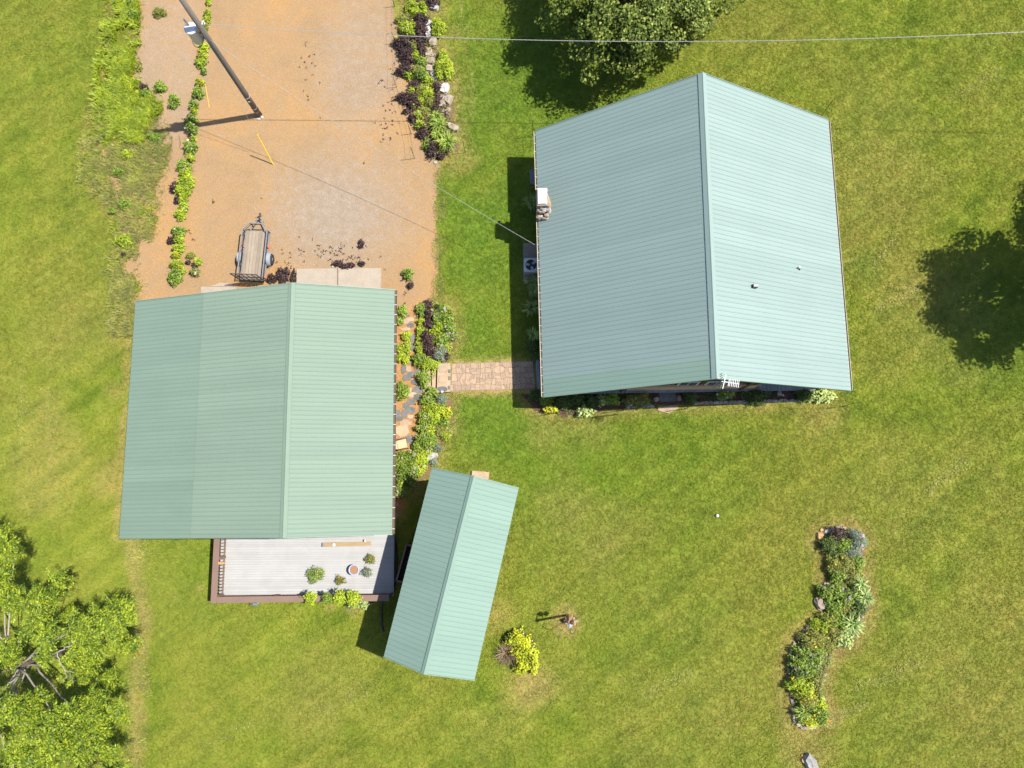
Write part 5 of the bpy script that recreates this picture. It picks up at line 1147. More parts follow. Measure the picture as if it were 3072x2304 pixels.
# ------------------------------------------------------------------ garden hooks and wire fences
def hook(base, h, lab, lean=(0, 0), curl=True):
    b = G(*base); t = thing('garden_hook', lab, 'garden hook', b); top = b+Vector((lean[0], lean[1], h)); mb = MB(); mb.tube([b-Vector((0, 0, .1)), lerp(b, top, .5), top], .016, 6); mb.build('rod', M['dark_steel'], t)
    if curl:
        mb = MB(); pts = [top+Vector((.12*(1-math.cos(a)), 0, .12*math.sin(a))) for a in np.linspace(0, 3.6, 10)]; mb.tube(pts, .012, 6); mb.build('curl', M['dark_steel'], t)
    mb = MB(); mb.tube([b+Vector((-.12, 0, .15)), b+Vector((.12, 0, .15))], .012, 6); mb.build('foot_bar', M['dark_steel'], t)
    return t
hook((1599, 409), 1.75, 'thin dark garden pole by the northwest corner of the house roof'); hook((2461, 352), 1.9, 'thin dark garden pole by the northeast corner of the house roof')
hook((1676, 1239), 1.75, 'thin dark garden pole near the southwest house corner'); hook((1870, 1231), 2.2, 'thin dark garden pole before the heart-leaved plant'); hook((2056, 1227), 2.0, 'thin dark garden pole right of the tan stepping slab'); hook((2530, 1219), 1.6, 'thin dark garden pole near the southeast house corner')
fence = thing('wire_fence', 'low wire fence on thin dark posts around the drive border', 'fence', G(1243, 476))
FP = [((1244, 476), 1.5), ((1396, 458), 1.5), ((1234, 402), 1.1), ((1190, 262), 1.1), ((1186, 130), 1.1), ((1184, 20), 1.1)]
tops = []
for (b, h) in FP:
    p = G(*b); mb = MB(); mb.tube([p-Vector((0, 0, .1)), p+Vector((0, 0, h))], .018, 6); mb.build('post', M['dark_steel'], fence); tops.append(p)
for i, j in ((0, 2), (2, 3), (3, 4), (4, 5)):
    for z in (.45, 1.0): mb = MB(); mb.tube(sag(tops[i]+Vector((0, 0, z)), tops[j]+Vector((0, 0, z)), .05, 6), .005, 4); mb.build('strand', M['dark_steel'], fence)
for k, (x, y) in enumerate(((1250, 398), (1240, 465))): pass
edge = thing('wire_edging', 'low wire edging with white capped posts by the golden shrubs', 'fence', G(*ZB(780, 590)))
ep = []
for x, y in ((780, 590), (830, 660), (975, 785), (1005, 870), (1010, 1000)):
    p = G(*ZB(x, y), .35); p.z = 0; ep.append(p); mb = MB(); mb.tube([p-Vector((0, 0, .1)), p+Vector((0, 0, .42))], .016, 6); q = mb.build('post', M['steel'], edge)
    mb = MB(); mb.lathe(p+Vector((0, 0, .40)), [(.03, 0), (.035, .03), (.01, .05)], 8); mb.build('cap', M['white'], q)
for a, b in zip(ep, ep[1:]):
    for z in (.12, .25, .38): mb = MB(); mb.tube([a+Vector((0, 0, z)), b+Vector((0, 0, z))], .008, 4); mb.build('strand', M['dark_steel'], edge)

# post with gourd birdhouses and its little ring of stones
bp = G(1700, 1845); post = thing('birdhouse_post', 'slim post carrying two gourd birdhouses beside a stone ring', 'birdhouse post', bp)
btop = bp+Vector((.05, -.1, 2.9)); mb = MB(); mb.beam(bp-Vector((0, 0, .1)), btop, .11, .11, up=Vector((0, 1, 0))); mb.build('post', M['wood_tan'], post)
mb = MB(); mb.lathe(btop-Vector((0, 0, .02)), [(.11, 0), (.10, .04), (.02, .10)], 14); mb.build('cap', M['fender'], post)
for k, (z, dy) in enumerate(((2.75, .22), (2.2, .20))):
    c = bp+Vector((.04, dy, z-.1)); mb = MB(); mb.lathe(c-Vector((0, 0, .2)), [(.02, 0), (.10, .03), (.14, .12), (.10, .22), (.05, .3), (.02, .38)], 14); g = mb.build('gourd', M['terracotta'], post, True)
    mb = MB(); mb.beam(bp+Vector((0, 0, z+.1)), bp+Vector((.04, dy+.05, z+.12)), .03, .03); mb.build('arm', M['wood_tan'], post)
hp2 = G(1712, 1862); t = thing('bent_hook', 'crooked thin garden hook next to the birdhouse post', 'garden hook', hp2); mb = MB()
mb.tube([hp2, hp2+Vector((-.05, -.1, .9)), hp2+Vector((-.1, -.35, 1.6)), hp2+Vector((.0, -.3, 2.3)), hp2+Vector((.1, -.1, 2.9)), hp2+Vector((.15, .05, 2.75))], .016, 6); mb.build('rod', M['dark_steel'], t)
rocks('stone_ring', 'small ring of pinkish stones at the birdhouse post', 'stone ring', [(1712+15*math.cos(a), 1864+12*math.sin(a), 4+1.5*math.cos(3*a), 3.5, ('rock', 'rock_orange')[i % 2]) for i, a in enumerate(np.linspace(0, 5.4, 9))])
for i, (x, y) in enumerate(((1694, 1862), (1712, 1866))): plant('purple', x, y, 6, 6, label=('left' if i == 0 else 'right')+' tiny purple plant inside the ring at the birdhouse post')
mb = MB(); p = G(414, 1957); mb.box(p+Vector((0, 0, .12)), (.09, .34, .05), Matrix.Rotation(.3, 3, 'X')); mb.box(p+Vector((0, -.15, .08)), (.07, .07, .2)); tag(mb.build('wooden_stake', M['red_lens']), 'small reddish wooden stake on the lawn right of the leafy tree', 'stake')

# ------------------------------------------------------------------ trailer
TZ = .50
tl, trr, bl, br = G(740, 694, TZ), G(805.5, 694, TZ), G(722, 837, TZ), G(792.6, 837, TZ)
tc = (tl+trr+bl+br)/4; tv = flat((tl+trr)/2-(bl+br)/2); TL = tv.length; tv.normalize(); tu = Vector((tv.y, -tv.x, 0)); TW = (flat(trr-tl).length+flat(br-bl).length)/2
Rt = Matrix.Rotation(math.atan2(tu.y, tu.x), 3, 'Z')
def tp(x, y, z): return Vector((tc.x, tc.y, 0))+tu*x+tv*y+Vector((0, 0, z))
trl = thing('utility_trailer', 'small open utility trailer with plank floor and raised mesh ramp', 'trailer', flat(tc))
hw, hl = TW/2, TL/2
nbd = 7
for i in range(nbd):
    x = -hw+TW*(i+.5)/nbd; mb = MB(); mb.box(tp(x, 0, TZ-.02+random.uniform(-.004, .004)), (TW/nbd-.012, TL, .04), Rt); mb.build('floor_plank', M['trailer_deck'], trl)
mb = MB()
for x in (-hw-.03, hw+.03): mb.beam(tp(x, -hl-.04, TZ-.05), tp(x, hl+.02, TZ-.05), .05, .10)
for y in (-hl-.04, 0, hl+.04): mb.beam(tp(-hw, y, TZ-.09), tp(hw, y, TZ-.09), .05, .06)
for s in (-1, 1): mb.beam(tp(s*(hw-.1), hl-.1, TZ-.1), tp(0, hl+.95, TZ-.1), .06, .08)
mb.build('chassis', M['steel'], trl)
RZ = TZ+.42; fr = .34
rail_pts = [tp(-hw-.06, -hl+.02, RZ), tp(-hw-.06, hl-.05, RZ), tp(-hw*.5, hl+fr, RZ), tp(hw*.5, hl+fr, RZ), tp(hw+.06, hl-.05, RZ), tp(hw+.06, -hl+.02, RZ)]
mb = MB()
for a, b in zip(rail_pts, rail_pts[1:]): mb.beam(a, b, .055, .055)
mb.build('top_rail', M['steel'], trl)
mid = [Vector((p.x, p.y, TZ+.2)) for p in rail_pts]; mb = MB()
for a, b in zip(mid, mid[1:]): mb.beam(a, b, .03, .03)
mb.build('mid_rail', M['dark_steel'], trl)
for x in (-hw-.06, hw+.06):
    for y in (-hl+.04, -hl*.35, hl*.3, hl-.06): mb = MB(); mb.beam(tp(x, y, TZ-.06), tp(x, y, RZ), .045, .045, up=Vector((0, 1, 0))); mb.build('stake_post', M['dark_steel'], trl)
for x in (-hw*.5, hw*.5): mb = MB(); mb.beam(tp(x, hl+fr, TZ-.1), tp(x, hl+fr, RZ), .045, .045, up=Vector((0, 1, 0))); mb.build('stake_post', M['dark_steel'], trl)
mb = MB(); mb.beam(tp(0, hl+.8, TZ-.1), tp(0, hl+1.12, TZ-.08), .09, .08); mb.lathe(tp(0, hl+1.12, TZ-.08), [(.05, -.04), (.06, 0), (.04, .05)], 10); mb.build('coupler', M['dark_steel'], trl)
mb = MB(); mb.tube([tp(.1, hl+.72, TZ-.45), tp(.1, hl+.72, TZ+.28)], .03, 8); mb.beam(tp(.1, hl+.72, TZ+.28), tp(-.12, hl+.72, TZ+.30), .025, .025); mb.beam(tp(-.14, hl+.86, TZ), tp(.16, hl+.96, TZ), .03, .03); mb.build('jack', M['dark_steel'], trl)
for s in (-1, 1):
    wx = s*(hw+.24); wy = -hl*.12; R = .33
    ax = tu*s
    mb = MB(); mb.lathe(tp(wx, wy, R)-ax*.09, [(R*.62, 0), (R*.92, .0), (R, .045), (R, .135), (R*.92, .18), (R*.62, .18)], 28, axis=ax); w = mb.build('wheel', M['rubber'], trl, True)
    mb = MB(); mb.lathe(tp(wx, wy, R)+ax*.06, [(R*.66, 0), (R*.64, .025), (R*.5, .01), (R*.3, .0), (R*.22, .03), (.01, .035)], 24, axis=ax); mb.build('rim', M['white'], w, True)
    mb = MB(); mb.lathe(tp(wx, wy, R)+ax*.085, [(.06, 0), (.055, .04), (.01, .05)], 12, axis=ax); mb.build('hub', M['dark_steel'], w, True)
    mb = MB(); pts = []; n = 11
    for k in range(n):
        a = math.pi*(.02+.96*k/(n-1)); pts.append((wy+math.cos(a)*(R+.09), R-.02+math.sin(a)*(R+.09)))
    i0, i1 = s*(hw+.075), s*(hw+.31); vs = []
    for (y, z) in pts: vs += [tp(i0, y, z), tp(i1, y, z)]
    for (y, z) in pts: vs += [tp(i0, y, z-.012), tp(i1, y, z-.03)]
    fs = [(2*k, 2*k+1, 2*k+3, 2*k+2) for k in range(n-1)]+[(2*n+2*k, 2*n+2*k+2, 2*n+2*k+3, 2*n+2*k+1) for k in range(n-1)]+[(2*k+1, 2*n+2*k+1, 2*n+2*k+3, 2*k+3) for k in range(n-1)]
    mb.add(vs, fs); mb.build('fender', M['fender'], trl)
    mb = MB(); mb.beam(tp(s*(hw+.0), wy, R), tp(wx, wy, R), .05, .05); mb.build('axle', M['dark_steel'], trl)
    for y0, y1 in ((hl*.22, hl*.6), (-hl*.95, -hl*.7)): mb = MB(); mb.beam(tp(s*(hw+.075), y0, TZ-.06), tp(s*(hw+.075), y1, TZ-.06), .03, .06); mb.build('reflector', M['red_lens'], trl)
# ramp gate standing up at the back
gh = 1.45; gy_ = -hl-.09
mb = MB(); a, b = tp(-hw-.05, gy_, TZ), tp(hw+.1, gy_, TZ); U = Vector((0, 0, gh)); back = -tv*.05
for p, q in ((a, b), (a+U+back, b+U+back), (a, a+U+back), (b, b+U+back), (lerp(a, a+U, .5)+back*.5, lerp(b, b+U, .5)+back*.5)): mb.beam(p, q, .04, .04, up=tv)
gate = mb.build('ramp_gate', M['dark_steel'], trl)
for k in range(1, 5): mb = MB(); p = lerp(a, b, k/5); mb.beam(p, p+U+back, .03, .03, up=tv); mb.build('gate_bar', M['dark_steel'], gate)
mb = MB()
for k in range(24): p = lerp(a, b, (k+.5)/24); mb.beam(p+tv*.015, p+U+back+tv*.015, .004, .004, up=tv)
for k in range(20): z = gh*(k+.5)/20; mb.beam(a+Vector((0, 0, z))+back*(z/gh)+tv*.02, b+Vector((0, 0, z))+back*(z/gh)+tv*.02, .004, .004, up=tv)
mb.build('mesh_panel', M['dark_steel'], gate)

# ------------------------------------------------------------------ air conditioner
az = .86; a0, a1 = G(1571.5, 774, az), G(1615, 815, az); ac_c = (a0+a1)/2; aw = abs(a1.x-a0.x); ad = abs(a1.y-a0.y)
ac = thing('air_conditioner', 'grey outdoor air conditioner with round fan opening by the house wall', 'air conditioner', Vector((ac_c.x, ac_c.y, .1)))
ctr = Vector((ac_c.x, ac_c.y, 0)); r = aw*.39
mb = MB(); mb.box(ctr+Vector((0, 0, .46)), (aw*.95, ad*.95, .7)); mb.build('case', M['ac'], ac)
mb = MB(); n = 28; ring = [ctr+Vector((r*math.cos(2*math.pi*k/n), r*math.sin(2*math.pi*k/n), az)) for k in range(n)]
sq = []
for k in range(n):
    c, s = math.cos(2*math.pi*k/n), math.sin(2*math.pi*k/n); m_ = max(abs(c), abs(s)); sq.append(ctr+Vector((aw/2*c/m_, ad/2*s/m_, az)))
lo = [p-Vector((0, 0, .08)) for p in sq]; inn = [p-Vector((0, 0, .05)) for p in ring]
mb.add(ring+sq+lo+inn, [(k, n+k, n+(k+1) % n, (k+1) % n) for k in range(n)]+[(n+k, 2*n+k, 2*n+(k+1) % n, n+(k+1) % n) for k in range(n)]+[(3*n+k, k, (k+1) % n, 3*n+(k+1) % n) for k in range(n)]); mb.build('top_panel', M['ac'], ac)
mb = MB(); mb.lathe(ctr+Vector((0, 0, az-.048)), [(r*.99, 0), (r*.99, .006), (.01, .006)], 28); mb.build('fan_well', M['black'], ac)
for k, a in enumerate((2.95, .75, -1.3)):
    d = Vector((math.cos(a), math.sin(a), 0)); s = Vector((-d.y, d.x, 0)); p = ctr+Vector((0, 0, az-.03)); mb = MB()
    mb.add([p+d*r*.25-s*r*.14, p+d*r*.25+s*r*.14+Vector((0, 0, .012)), p+d*r*.92+s*r*.32+Vector((0, 0, .014)), p+d*r*.92-s*r*.30], [(0, 1, 2, 3), (3, 2, 1, 0)][:1]); mb.build('fan_blade', M['fan_blade'], ac)
mb = MB(); mb.lathe(ctr+Vector((0, 0, az-.038)), [(r*.22, 0), (r*.22, .03), (.01, .035)], 16); mb.build('hub', M['black'], ac)
for k in range(4):
    mb = MB(); ring_r = r*(.3+.22*k); mb.tube([ctr+Vector((ring_r*math.cos(x), ring_r*math.sin(x), az+.004)) for x in np.linspace(0, 2*math.pi, 25)], .003, 4, caps=False); mb.build('guard_wire', M['black'], ac)
for k in range(8):
    x = (k+.5)/8-.5; mb = MB(); mb.box(ctr+Vector((aw*.95*x, -ad*.475-.008, .44)), (aw*.06, .02, .6)); mb.build('louvre', M['ac'], ac)
    mb = MB(); mb.box(ctr+Vector((-aw*.475-.008, ad*.95*x, .44)), (.02, ad*.06, .6)); mb.build('louvre', M['ac'], ac)

# ------------------------------------------------------------------ patio chair, drain pipe, timber planter
chz = .44; cc_ = G(1206, 1332, chz); Rc = Matrix.Rotation(.22, 3, 'Z'); ch = thing('patio_chair', 'beige sling patio chair under the garage eave', 'chair', flat(cc_))
def cp(x, y, z): return flat(cc_)+(Rc @ Vector((x, y, 0)))+Vector((0, 0, z))
mb = MB(); mb.add([cp(-.26, -.24, chz), cp(.22, -.24, chz+.03), cp(.22, .24, chz+.03), cp(-.26, .24, chz), cp(-.26, -.24, chz-.02), cp(.22, -.24, chz+.01), cp(.22, .24, chz+.01), cp(-.26, .24, chz-.02)], [(0, 1, 2, 3), (7, 6, 5, 4), (0, 4, 5, 1), (2, 6, 7, 3), (1, 5, 6, 2), (3, 7, 4, 0)]); mb.build('seat', M['chair_fabric'], ch)
mb = MB(); mb.beam(cp(.24, -.25, chz+.02), cp(.24, .25, chz+.02), .05, .03); mb.build('seat_rail', M['chair_fabric'], ch)
mb = MB(); mb.add([cp(-.27, -.24, chz+.04), cp(-.27, .24, chz+.04), cp(-.46, .24, .98), cp(-.46, -.24, .98)], [(0, 1, 2, 3)]); mb.build('backrest', M['chair_fabric'], ch)
for s in (-1, 1):
    mb = MB(); mb.tube([cp(.26, .29*s, 0), cp(.24, .29*s, .62), cp(-.3, .29*s, .64), cp(-.36, .29*s, 0)], .016, 6); mb.build('arm_frame', M['dark_steel'], ch)
    mb = MB(); mb.tube([cp(.24, .25*s, chz), cp(-.27, .25*s, chz), cp(-.47, .25*s, 1.0)], .015, 6); mb.build('side_tube', M['dark_steel'], ch)
mb = MB(); pts = [G(1147, 1795, .4), G(1146, 1815, .12), G(1144, 1845, .07), G(1146, 1875, .06), G(1152, 1898, .06)]
cur = []
for i in range(len(pts)-1):
    for k in range(10): cur.append(lerp(pts[i], pts[i+1], k/10))
mb.tube(cur, [.065 if i % 2 else .052 for i in range(len(cur))], 10); tag(mb.build('drain_pipe', M['black'], None, True), 'black corrugated drain pipe curving out from under the deck', 'pipe')
mb = MB(); pts = [G(1184, 1610, .3), G(1188, 1640, .15), G(1190, 1690, .1), G(1187, 1730, .1), G(1184, 1760, .1)]; cur = []
for i in range(len(pts)-1):
    for k in range(12): cur.append(lerp(pts[i], pts[i+1], k/12))
mb.tube(cur, [.065 if i % 2 else .052 for i in range(len(cur))], 10); tag(mb.build('drain_pipe', M['black'], None, True), 'black corrugated drain pipe lying along the east side of the deck', 'pipe')
q0, q1, q2 = G(1220, 1631, .75), G(1188, 1745, .75), G(1240, 1632, .75); pv = flat(q1-q0); PL = pv.length; pv.normalize(); pu = Vector((-pv.y, pv.x, 0)); PW = .62
pl = thing('timber_planter', 'empty brown timber planter box against the west wall of the shed', 'planter', flat(q0))
for a, b in ((q0, q1), (q0+pu*PW, q1+pu*PW), (q0+pv*.05, q0+pu*PW+pv*.05), (q1-pv*.05, q1+pu*PW-pv*.05)):
    mb = MB(); a2, b2 = flat(a)+Vector((0, 0, .37)), flat(b)+Vector((0, 0, .37)); mb.beam(a2, b2, .045, .68); mb.build('side_board', M['rail_brown'], pl)
    mb = MB(); mb.beam(flat(a)+Vector((0, 0, .73)), flat(b)+Vector((0, 0, .73)), .09, .035); mb.build('rim_board', M['rail_brown'], pl)
mb = MB(); m_ = flat(q0+q1)/2+pu*(PW/2); mb.box(m_+Vector((0, 0, .12)), (PW-.06, PL-.1, .1), Matrix.Rotation(math.atan2(pv.y, pv.x)-math.pi/2, 3, 'Z')); mb.build('floor', M['dark_gap'], pl)

# ------------------------------------------------------------------ purple cuttings on the gravel
Z3 = zoomer(640, 560, 3.687)
for x, y, rx, ry, lab in ((765, 985, 19, 26, 'tallest heap of purple cuttings right of the trailer'), (640, 1015, 14, 14, 'purple cuttings tucked behind the trailer tail'), (885, 1000, 8, 20, 'purple cuttings against the left edge of the garage apron'), (1375, 850, 15, 9, 'left half of the purple cuttings on the apron top edge'), (1450, 880, 13, 8, 'middle of the purple cuttings on the apron top edge'), (1515, 868, 11, 8, 'right half of the purple cuttings on the apron top edge'), (1640, 848, 9, 7, 'small purple cuttings above the right apron slab'), (1632, 630, 8, 13, 'purple cuttings alone on the gravel well above the apron')):
    px, py = Z3(x, y); plant('purple', px, py, rx, ry, label=lab, group='purple cuttings on the gravel', h=.28)
c0 = []
for (x, y, sx, sy, n) in ((1010, 760, 55, 18, 46), (1060, 790, 40, 20, 26), (870, 770, 22, 30, 14), (930, 210, 20, 40, 16), (1160, 330, 14, 60, 20), (1175, 200, 8, 60, 14), (1160, 410, 20, 30, 10), (634, 609, 4, 4, 4), (566, 696, 3, 3, 3), (581, 718, 3, 3, 3), (1230, 845, 10, 14, 8), (1210, 860, 12, 30, 8), (960, 650, 120, 120, 10)):
    for k in range(n): c0.append(tuple(G(x+random.gauss(0, sx), y+random.gauss(0, sy), .035)))
c0 = np.array(c0); reps = 4; C = np.repeat(c0, reps, 0)+rng.normal(0, .04, (len(c0)*reps, 3))*np.array([1, 1, .15]); n = len(C)
V, F = leaf_quads(C, rnd_dir(n)*np.array([1, 1, .25]), np.array([0, 0, 1])+rng.normal(0, .3, (n, 3)), rng.uniform(.06, .12, n), rng.uniform(.035, .07, n))
tag(np_mesh('fallen_leaves', V, F, M['purple']), 'scattered dark purple leaf scraps on the gravel drive', 'leaves', kind='stuff')
plant('green', *Z3(2150, 960), 14, 16, label='lone green plant on gravel above the garage gutter corner'); plant('purple', *Z3(2180, 1090), 9, 8, label='lone purple plant on gravel above the garage gutter corner')

# ------------------------------------------------------------------ trees
def limb_pts(a, b, bend, n=6):
    side = Vector((random.uniform(-1, 1), random.uniform(-1, 1), random.uniform(0, .6)))*bend
    return [lerp(a, b, k/n)+side*math.sin(math.pi*k/n)+Vector((random.gauss(0, .05), random.gauss(0, .05), 0))*(0 < k < n) for k in range(n+1)]
def maple(base, top, r, rz, zc, label, n_cl=470, per=120, leaf=.165, rag=.06):
    t = thing('broadleaf_tree', label, 'tree', base); cz = Vector((base.x, base.y, zc))
    mb = MB(); mb.tube([base-Vector((0, 0, .2)), base+Vector((.05, 0, zc*.4)), base+Vector((0, .05, zc)), base+Vector((0, 0, zc+rz*.6))], [.3, .24, .16, .05], 10); trunk = mb.build('trunk', M['bark_dark'], t, True)
    d = rnd_dir(n_cl); d[:, 2] = np.where(d[:, 2] < -.35, -d[:, 2], d[:, 2]); rr = rng.uniform(.55, 1.0, n_cl)**.5
    th = np.arctan2(d[:, 1], d[:, 0]); lump = 1+.10*np.sin(3*th+1)+.08*np.sin(7*th+2)+.06*np.sin(11*th)+rng.normal(0, rag, n_cl)
    C = np.column_stack([cz.x+d[:, 0]*rr*r*lump, cz.y+d[:, 1]*rr*r*lump, cz.z+d[:, 2]*rr*rz])
    for k in range(0, n_cl, 16):
        b = base+Vector((0, 0, zc*random.uniform(.35, .9))); e = Vector(C[k]); mb = MB(); mb.tube(limb_pts(b, e, .35), [.09, .075, .06, .05, .04, .03, .015], 6); mb.build('limb', M['bark_dark'], trunk, True)
    sp = rng.normal(0, 1, (n_cl, per, 3)); sp /= np.maximum(1, np.linalg.norm(sp, axis=2, keepdims=True)/1.5)
    out = d[:, None, :]
    P = C[:, None, :]+sp*np.array([.36, .36, .20])*(.8+.5*rng.random((n_cl, 1, 1)))+out*.15; n = n_cl*per; P = P.reshape(-1, 3)
    N = np.repeat(d, per, 0)*.7+np.array([0, 0, .75])+rng.normal(0, .5, (n, 3)); D = np.repeat(d, per, 0)*np.array([1, 1, .0])+rng.normal(0, .8, (n, 3))*np.array([1, 1, .5])+np.array([0, 0, -.25])
    L = leaf*rng.uniform(.6, 1.2, n); V, F = leaf_quads(P, D, N, L, L*.85, .16)
    under(t, np_mesh('crown', V, F, M['maple'])); return t
cpx = G(1922, -78, 4.1); maple(Vector((cpx.x, cpx.y, 0)), 10, 5.0, 3.0, 4.1, 'dense olive green tree standing beyond the north gable of the house')
sh = G(2995, 880); sp_ = Vector((sh.x, sh.y, 0))+Vector((.568, .07, 0))*6.2
maple(Vector((sp_.x, sp_.y-.1, 0)), 10, 3.4, 2.5, 6.2, 'tree whose large shadow falls on the lawn at the right picture edge', 260, 85, .2, .13)
sh2 = G(3215, 660); s2_ = Vector((sh2.x, sh2.y, 0))+Vector((.568, .07, 0))*5; maple(s2_, 9, 2.6, 2.4, 5.0, 'second tree past the right edge, shading a sliver of lawn', 120, 70, .2)

ZT = zoomer(0, 1540, 2.171)
LOBES = [([(-420, -60), (-60, 40), (0, 60), (60, 90), (130, 140), (220, 160), (215, 260), (250, 330), (310, 420), (390, 410), (420, 560), (330, 640), (260, 700), (300, 780), (400, 830), (390, 900), (300, 955), (100, 955), (-420, 930)], 170, 5.6),
         ([(425, 690), (540, 610), (620, 600), (700, 540), (770, 600), (860, 650), (870, 760), (895, 850), (840, 895), (700, 880), (640, 920), (500, 885), (455, 800)], 70, 4.8),
         ([(490, 965), (640, 930), (715, 960), (720, 1080), (690, 1130), (560, 1125), (500, 1080)], 25, 4.2),
         ([(-420, 1090), (60, 1045), (170, 1045), (230, 1160), (330, 1200), (420, 1180), (600, 1160), (720, 1180), (765, 1330), (680, 1400), (650, 1460), (735, 1560), (720, 1900), (-420, 1950)], 250, 5.4),
         ([(400, 905), (480, 900), (540, 950), (480, 990), (420, 960)], 5, 4.6)]
tb = G(*ZT(175, 985), 3.6); tb = Vector((tb.x, tb.y, 0))
wt = thing('feathery_tree', 'yellow-green feathery leaved tree with pale branches at bottom left', 'tree', tb)
mb = MB(); mb.tube([tb-Vector((0, 0, .2)), tb+Vector((.03, 0, 1.6)), tb+Vector((0, .05, 3.4)), tb+Vector((-.1, 0, 5.2))], [.27, .21, .15, .05], 10); trunk = mb.build('trunk', M['bark_dark'], wt, True)
CC = []; 
for poly, n, z0 in LOBES:
    pa = np.array(poly, float); lo, hi = pa.min(0), pa.max(0); k = 0
    while k < n:
        q = rng.uniform(lo, hi); 
        if not inside(q[None], pa)[0]: continue
        e = dist_to(q[None], pa)[0]; z = z0+min(1.6, e/90)+rng.normal(0, .45); p = G(*ZT(*q), z)
        for _ in range(5):
            CC.append((p.x+rng.normal(0, .24), p.y+rng.normal(0, .24), z+rng.normal(0, .14))); k += 1
CC = np.array(CC)
# limbs seen between the leaf sprays
def zl(x, y, z): return G(*ZT(x, y), z)
LIMBS = [([(175, 985, 3.4), (250, 985, 4.3), (300, 1010, 4.6)], .08), ([(160, 950, 3.5), (330, 915, 5.0), (390, 895, 5.3), (480, 850, 5.5), (450, 790, 5.7), (445, 720, 6.0)], .085), ([(372, 905, 5.25), (385, 960, 5.3), (420, 1025, 5.2), (480, 1040, 5.2)], .05), ([(420, 1025, 5.2), (435, 1060, 5.15), (410, 1108, 5.1)], .026), ([(455, 1040, 5.2), (475, 1075, 5.2), (480, 1110, 5.1)], .022),
         ([(480, 850, 5.5), (560, 760, 5.6), (640, 700, 5.8), (660, 640, 6.0)], .05), ([(160, 960, 3.5), (60, 920, 4.6), (20, 560, 5.8), (40, 500, 6.2)], .07), ([(170, 1010, 3.2), (100, 1200, 4.5), (80, 1375, 5.2), (170, 1385, 5.4)], .07), ([(80, 1360, 5.2), (90, 1335, 5.4), (110, 1340, 5.5)], .03), ([(-40, 1300, 4.6), (30, 1540, 5.4), (95, 1540, 5.6), (170, 1505, 5.8)], .07), ([(95, 1540, 5.6), (85, 1660, 5.7)], .06), ([(560, 1260, 5.2), (610, 1225, 5.4)], .02), ([(320, 1420, 5.3), (370, 1330, 5.6)], .02)]
for pts, r in LIMBS:
    q = [zl(*p) for p in pts]; fine = []
    for i in range(len(q)-1):
        for k in range(4): fine.append(lerp(q[i], q[i+1], k/4)+Vector((random.gauss(0, .03), random.gauss(0, .03), random.gauss(0, .03)))*(k > 0))
    fine.append(q[-1]); n = len(fine); mb = MB(); mb.tube(fine, [r*.62*(1-.6*i/n) for i in range(n)], 7); mb.build('limb', M['bark'], trunk, True)
for k in range(0, len(CC), 45):
    b = tb+Vector((0, 0, random.uniform(2.4, 4.6))); mb = MB(); mb.tube(limb_pts(b, Vector(CC[k])-Vector((0, 0, .4)), .7), [.06, .05, .042, .034, .026, .02, .01], 5); mb.build('limb', M['bark'], trunk, True)
# sprays of pinnate leaves
nc = len(CC); nfr = 7; npair = 7
th = rng.uniform(0, 2*np.pi, (nc, nfr)); droop = rng.uniform(-.35, .25, (nc, nfr)); Lf = rng.uniform(.34, .58, (nc, nfr))
Dx = np.stack([np.cos(th), np.sin(th), droop], -1); Dx /= np.linalg.norm(Dx, axis=2, keepdims=True); Sx = np.stack([-np.sin(th), np.cos(th), np.zeros_like(th)], -1)
O = CC[:, None, :]+rng.normal(0, .12, (nc, nfr, 3))*np.array([1, 1, .8])
cs, ds, ns, ls = [], [], [], []
for k in range(npair):
    f = (k+.8)/npair
    for s in (-1, 1):
        P = O+Dx*(Lf*f)[..., None]+Sx*(s*.06)-np.array([0, 0, 1])*(.12*f*f); cs.append(P); ds.append(Sx*s*.9+Dx*.55+rng.normal(0, .12, P.shape)); ns.append(np.array([0, 0, 1])+rng.normal(0, .28, P.shape)+Sx*s*.25); ls.append(.15*(1-.35*abs(f-.5))*np.ones(th.shape))
C_ = np.stack(cs, 2).reshape(-1, 3); D_ = np.stack(ds, 2).reshape(-1, 3); N_ = np.stack(ns, 2).reshape(-1, 3); L_ = np.stack(ls, 2).ravel()*rng.uniform(.8, 1.2, len(C_))
V, F = leaf_quads(C_, D_, N_, L_, L_*.40, .1); under(wt, np_mesh('crown', V, F, M['walnut']))

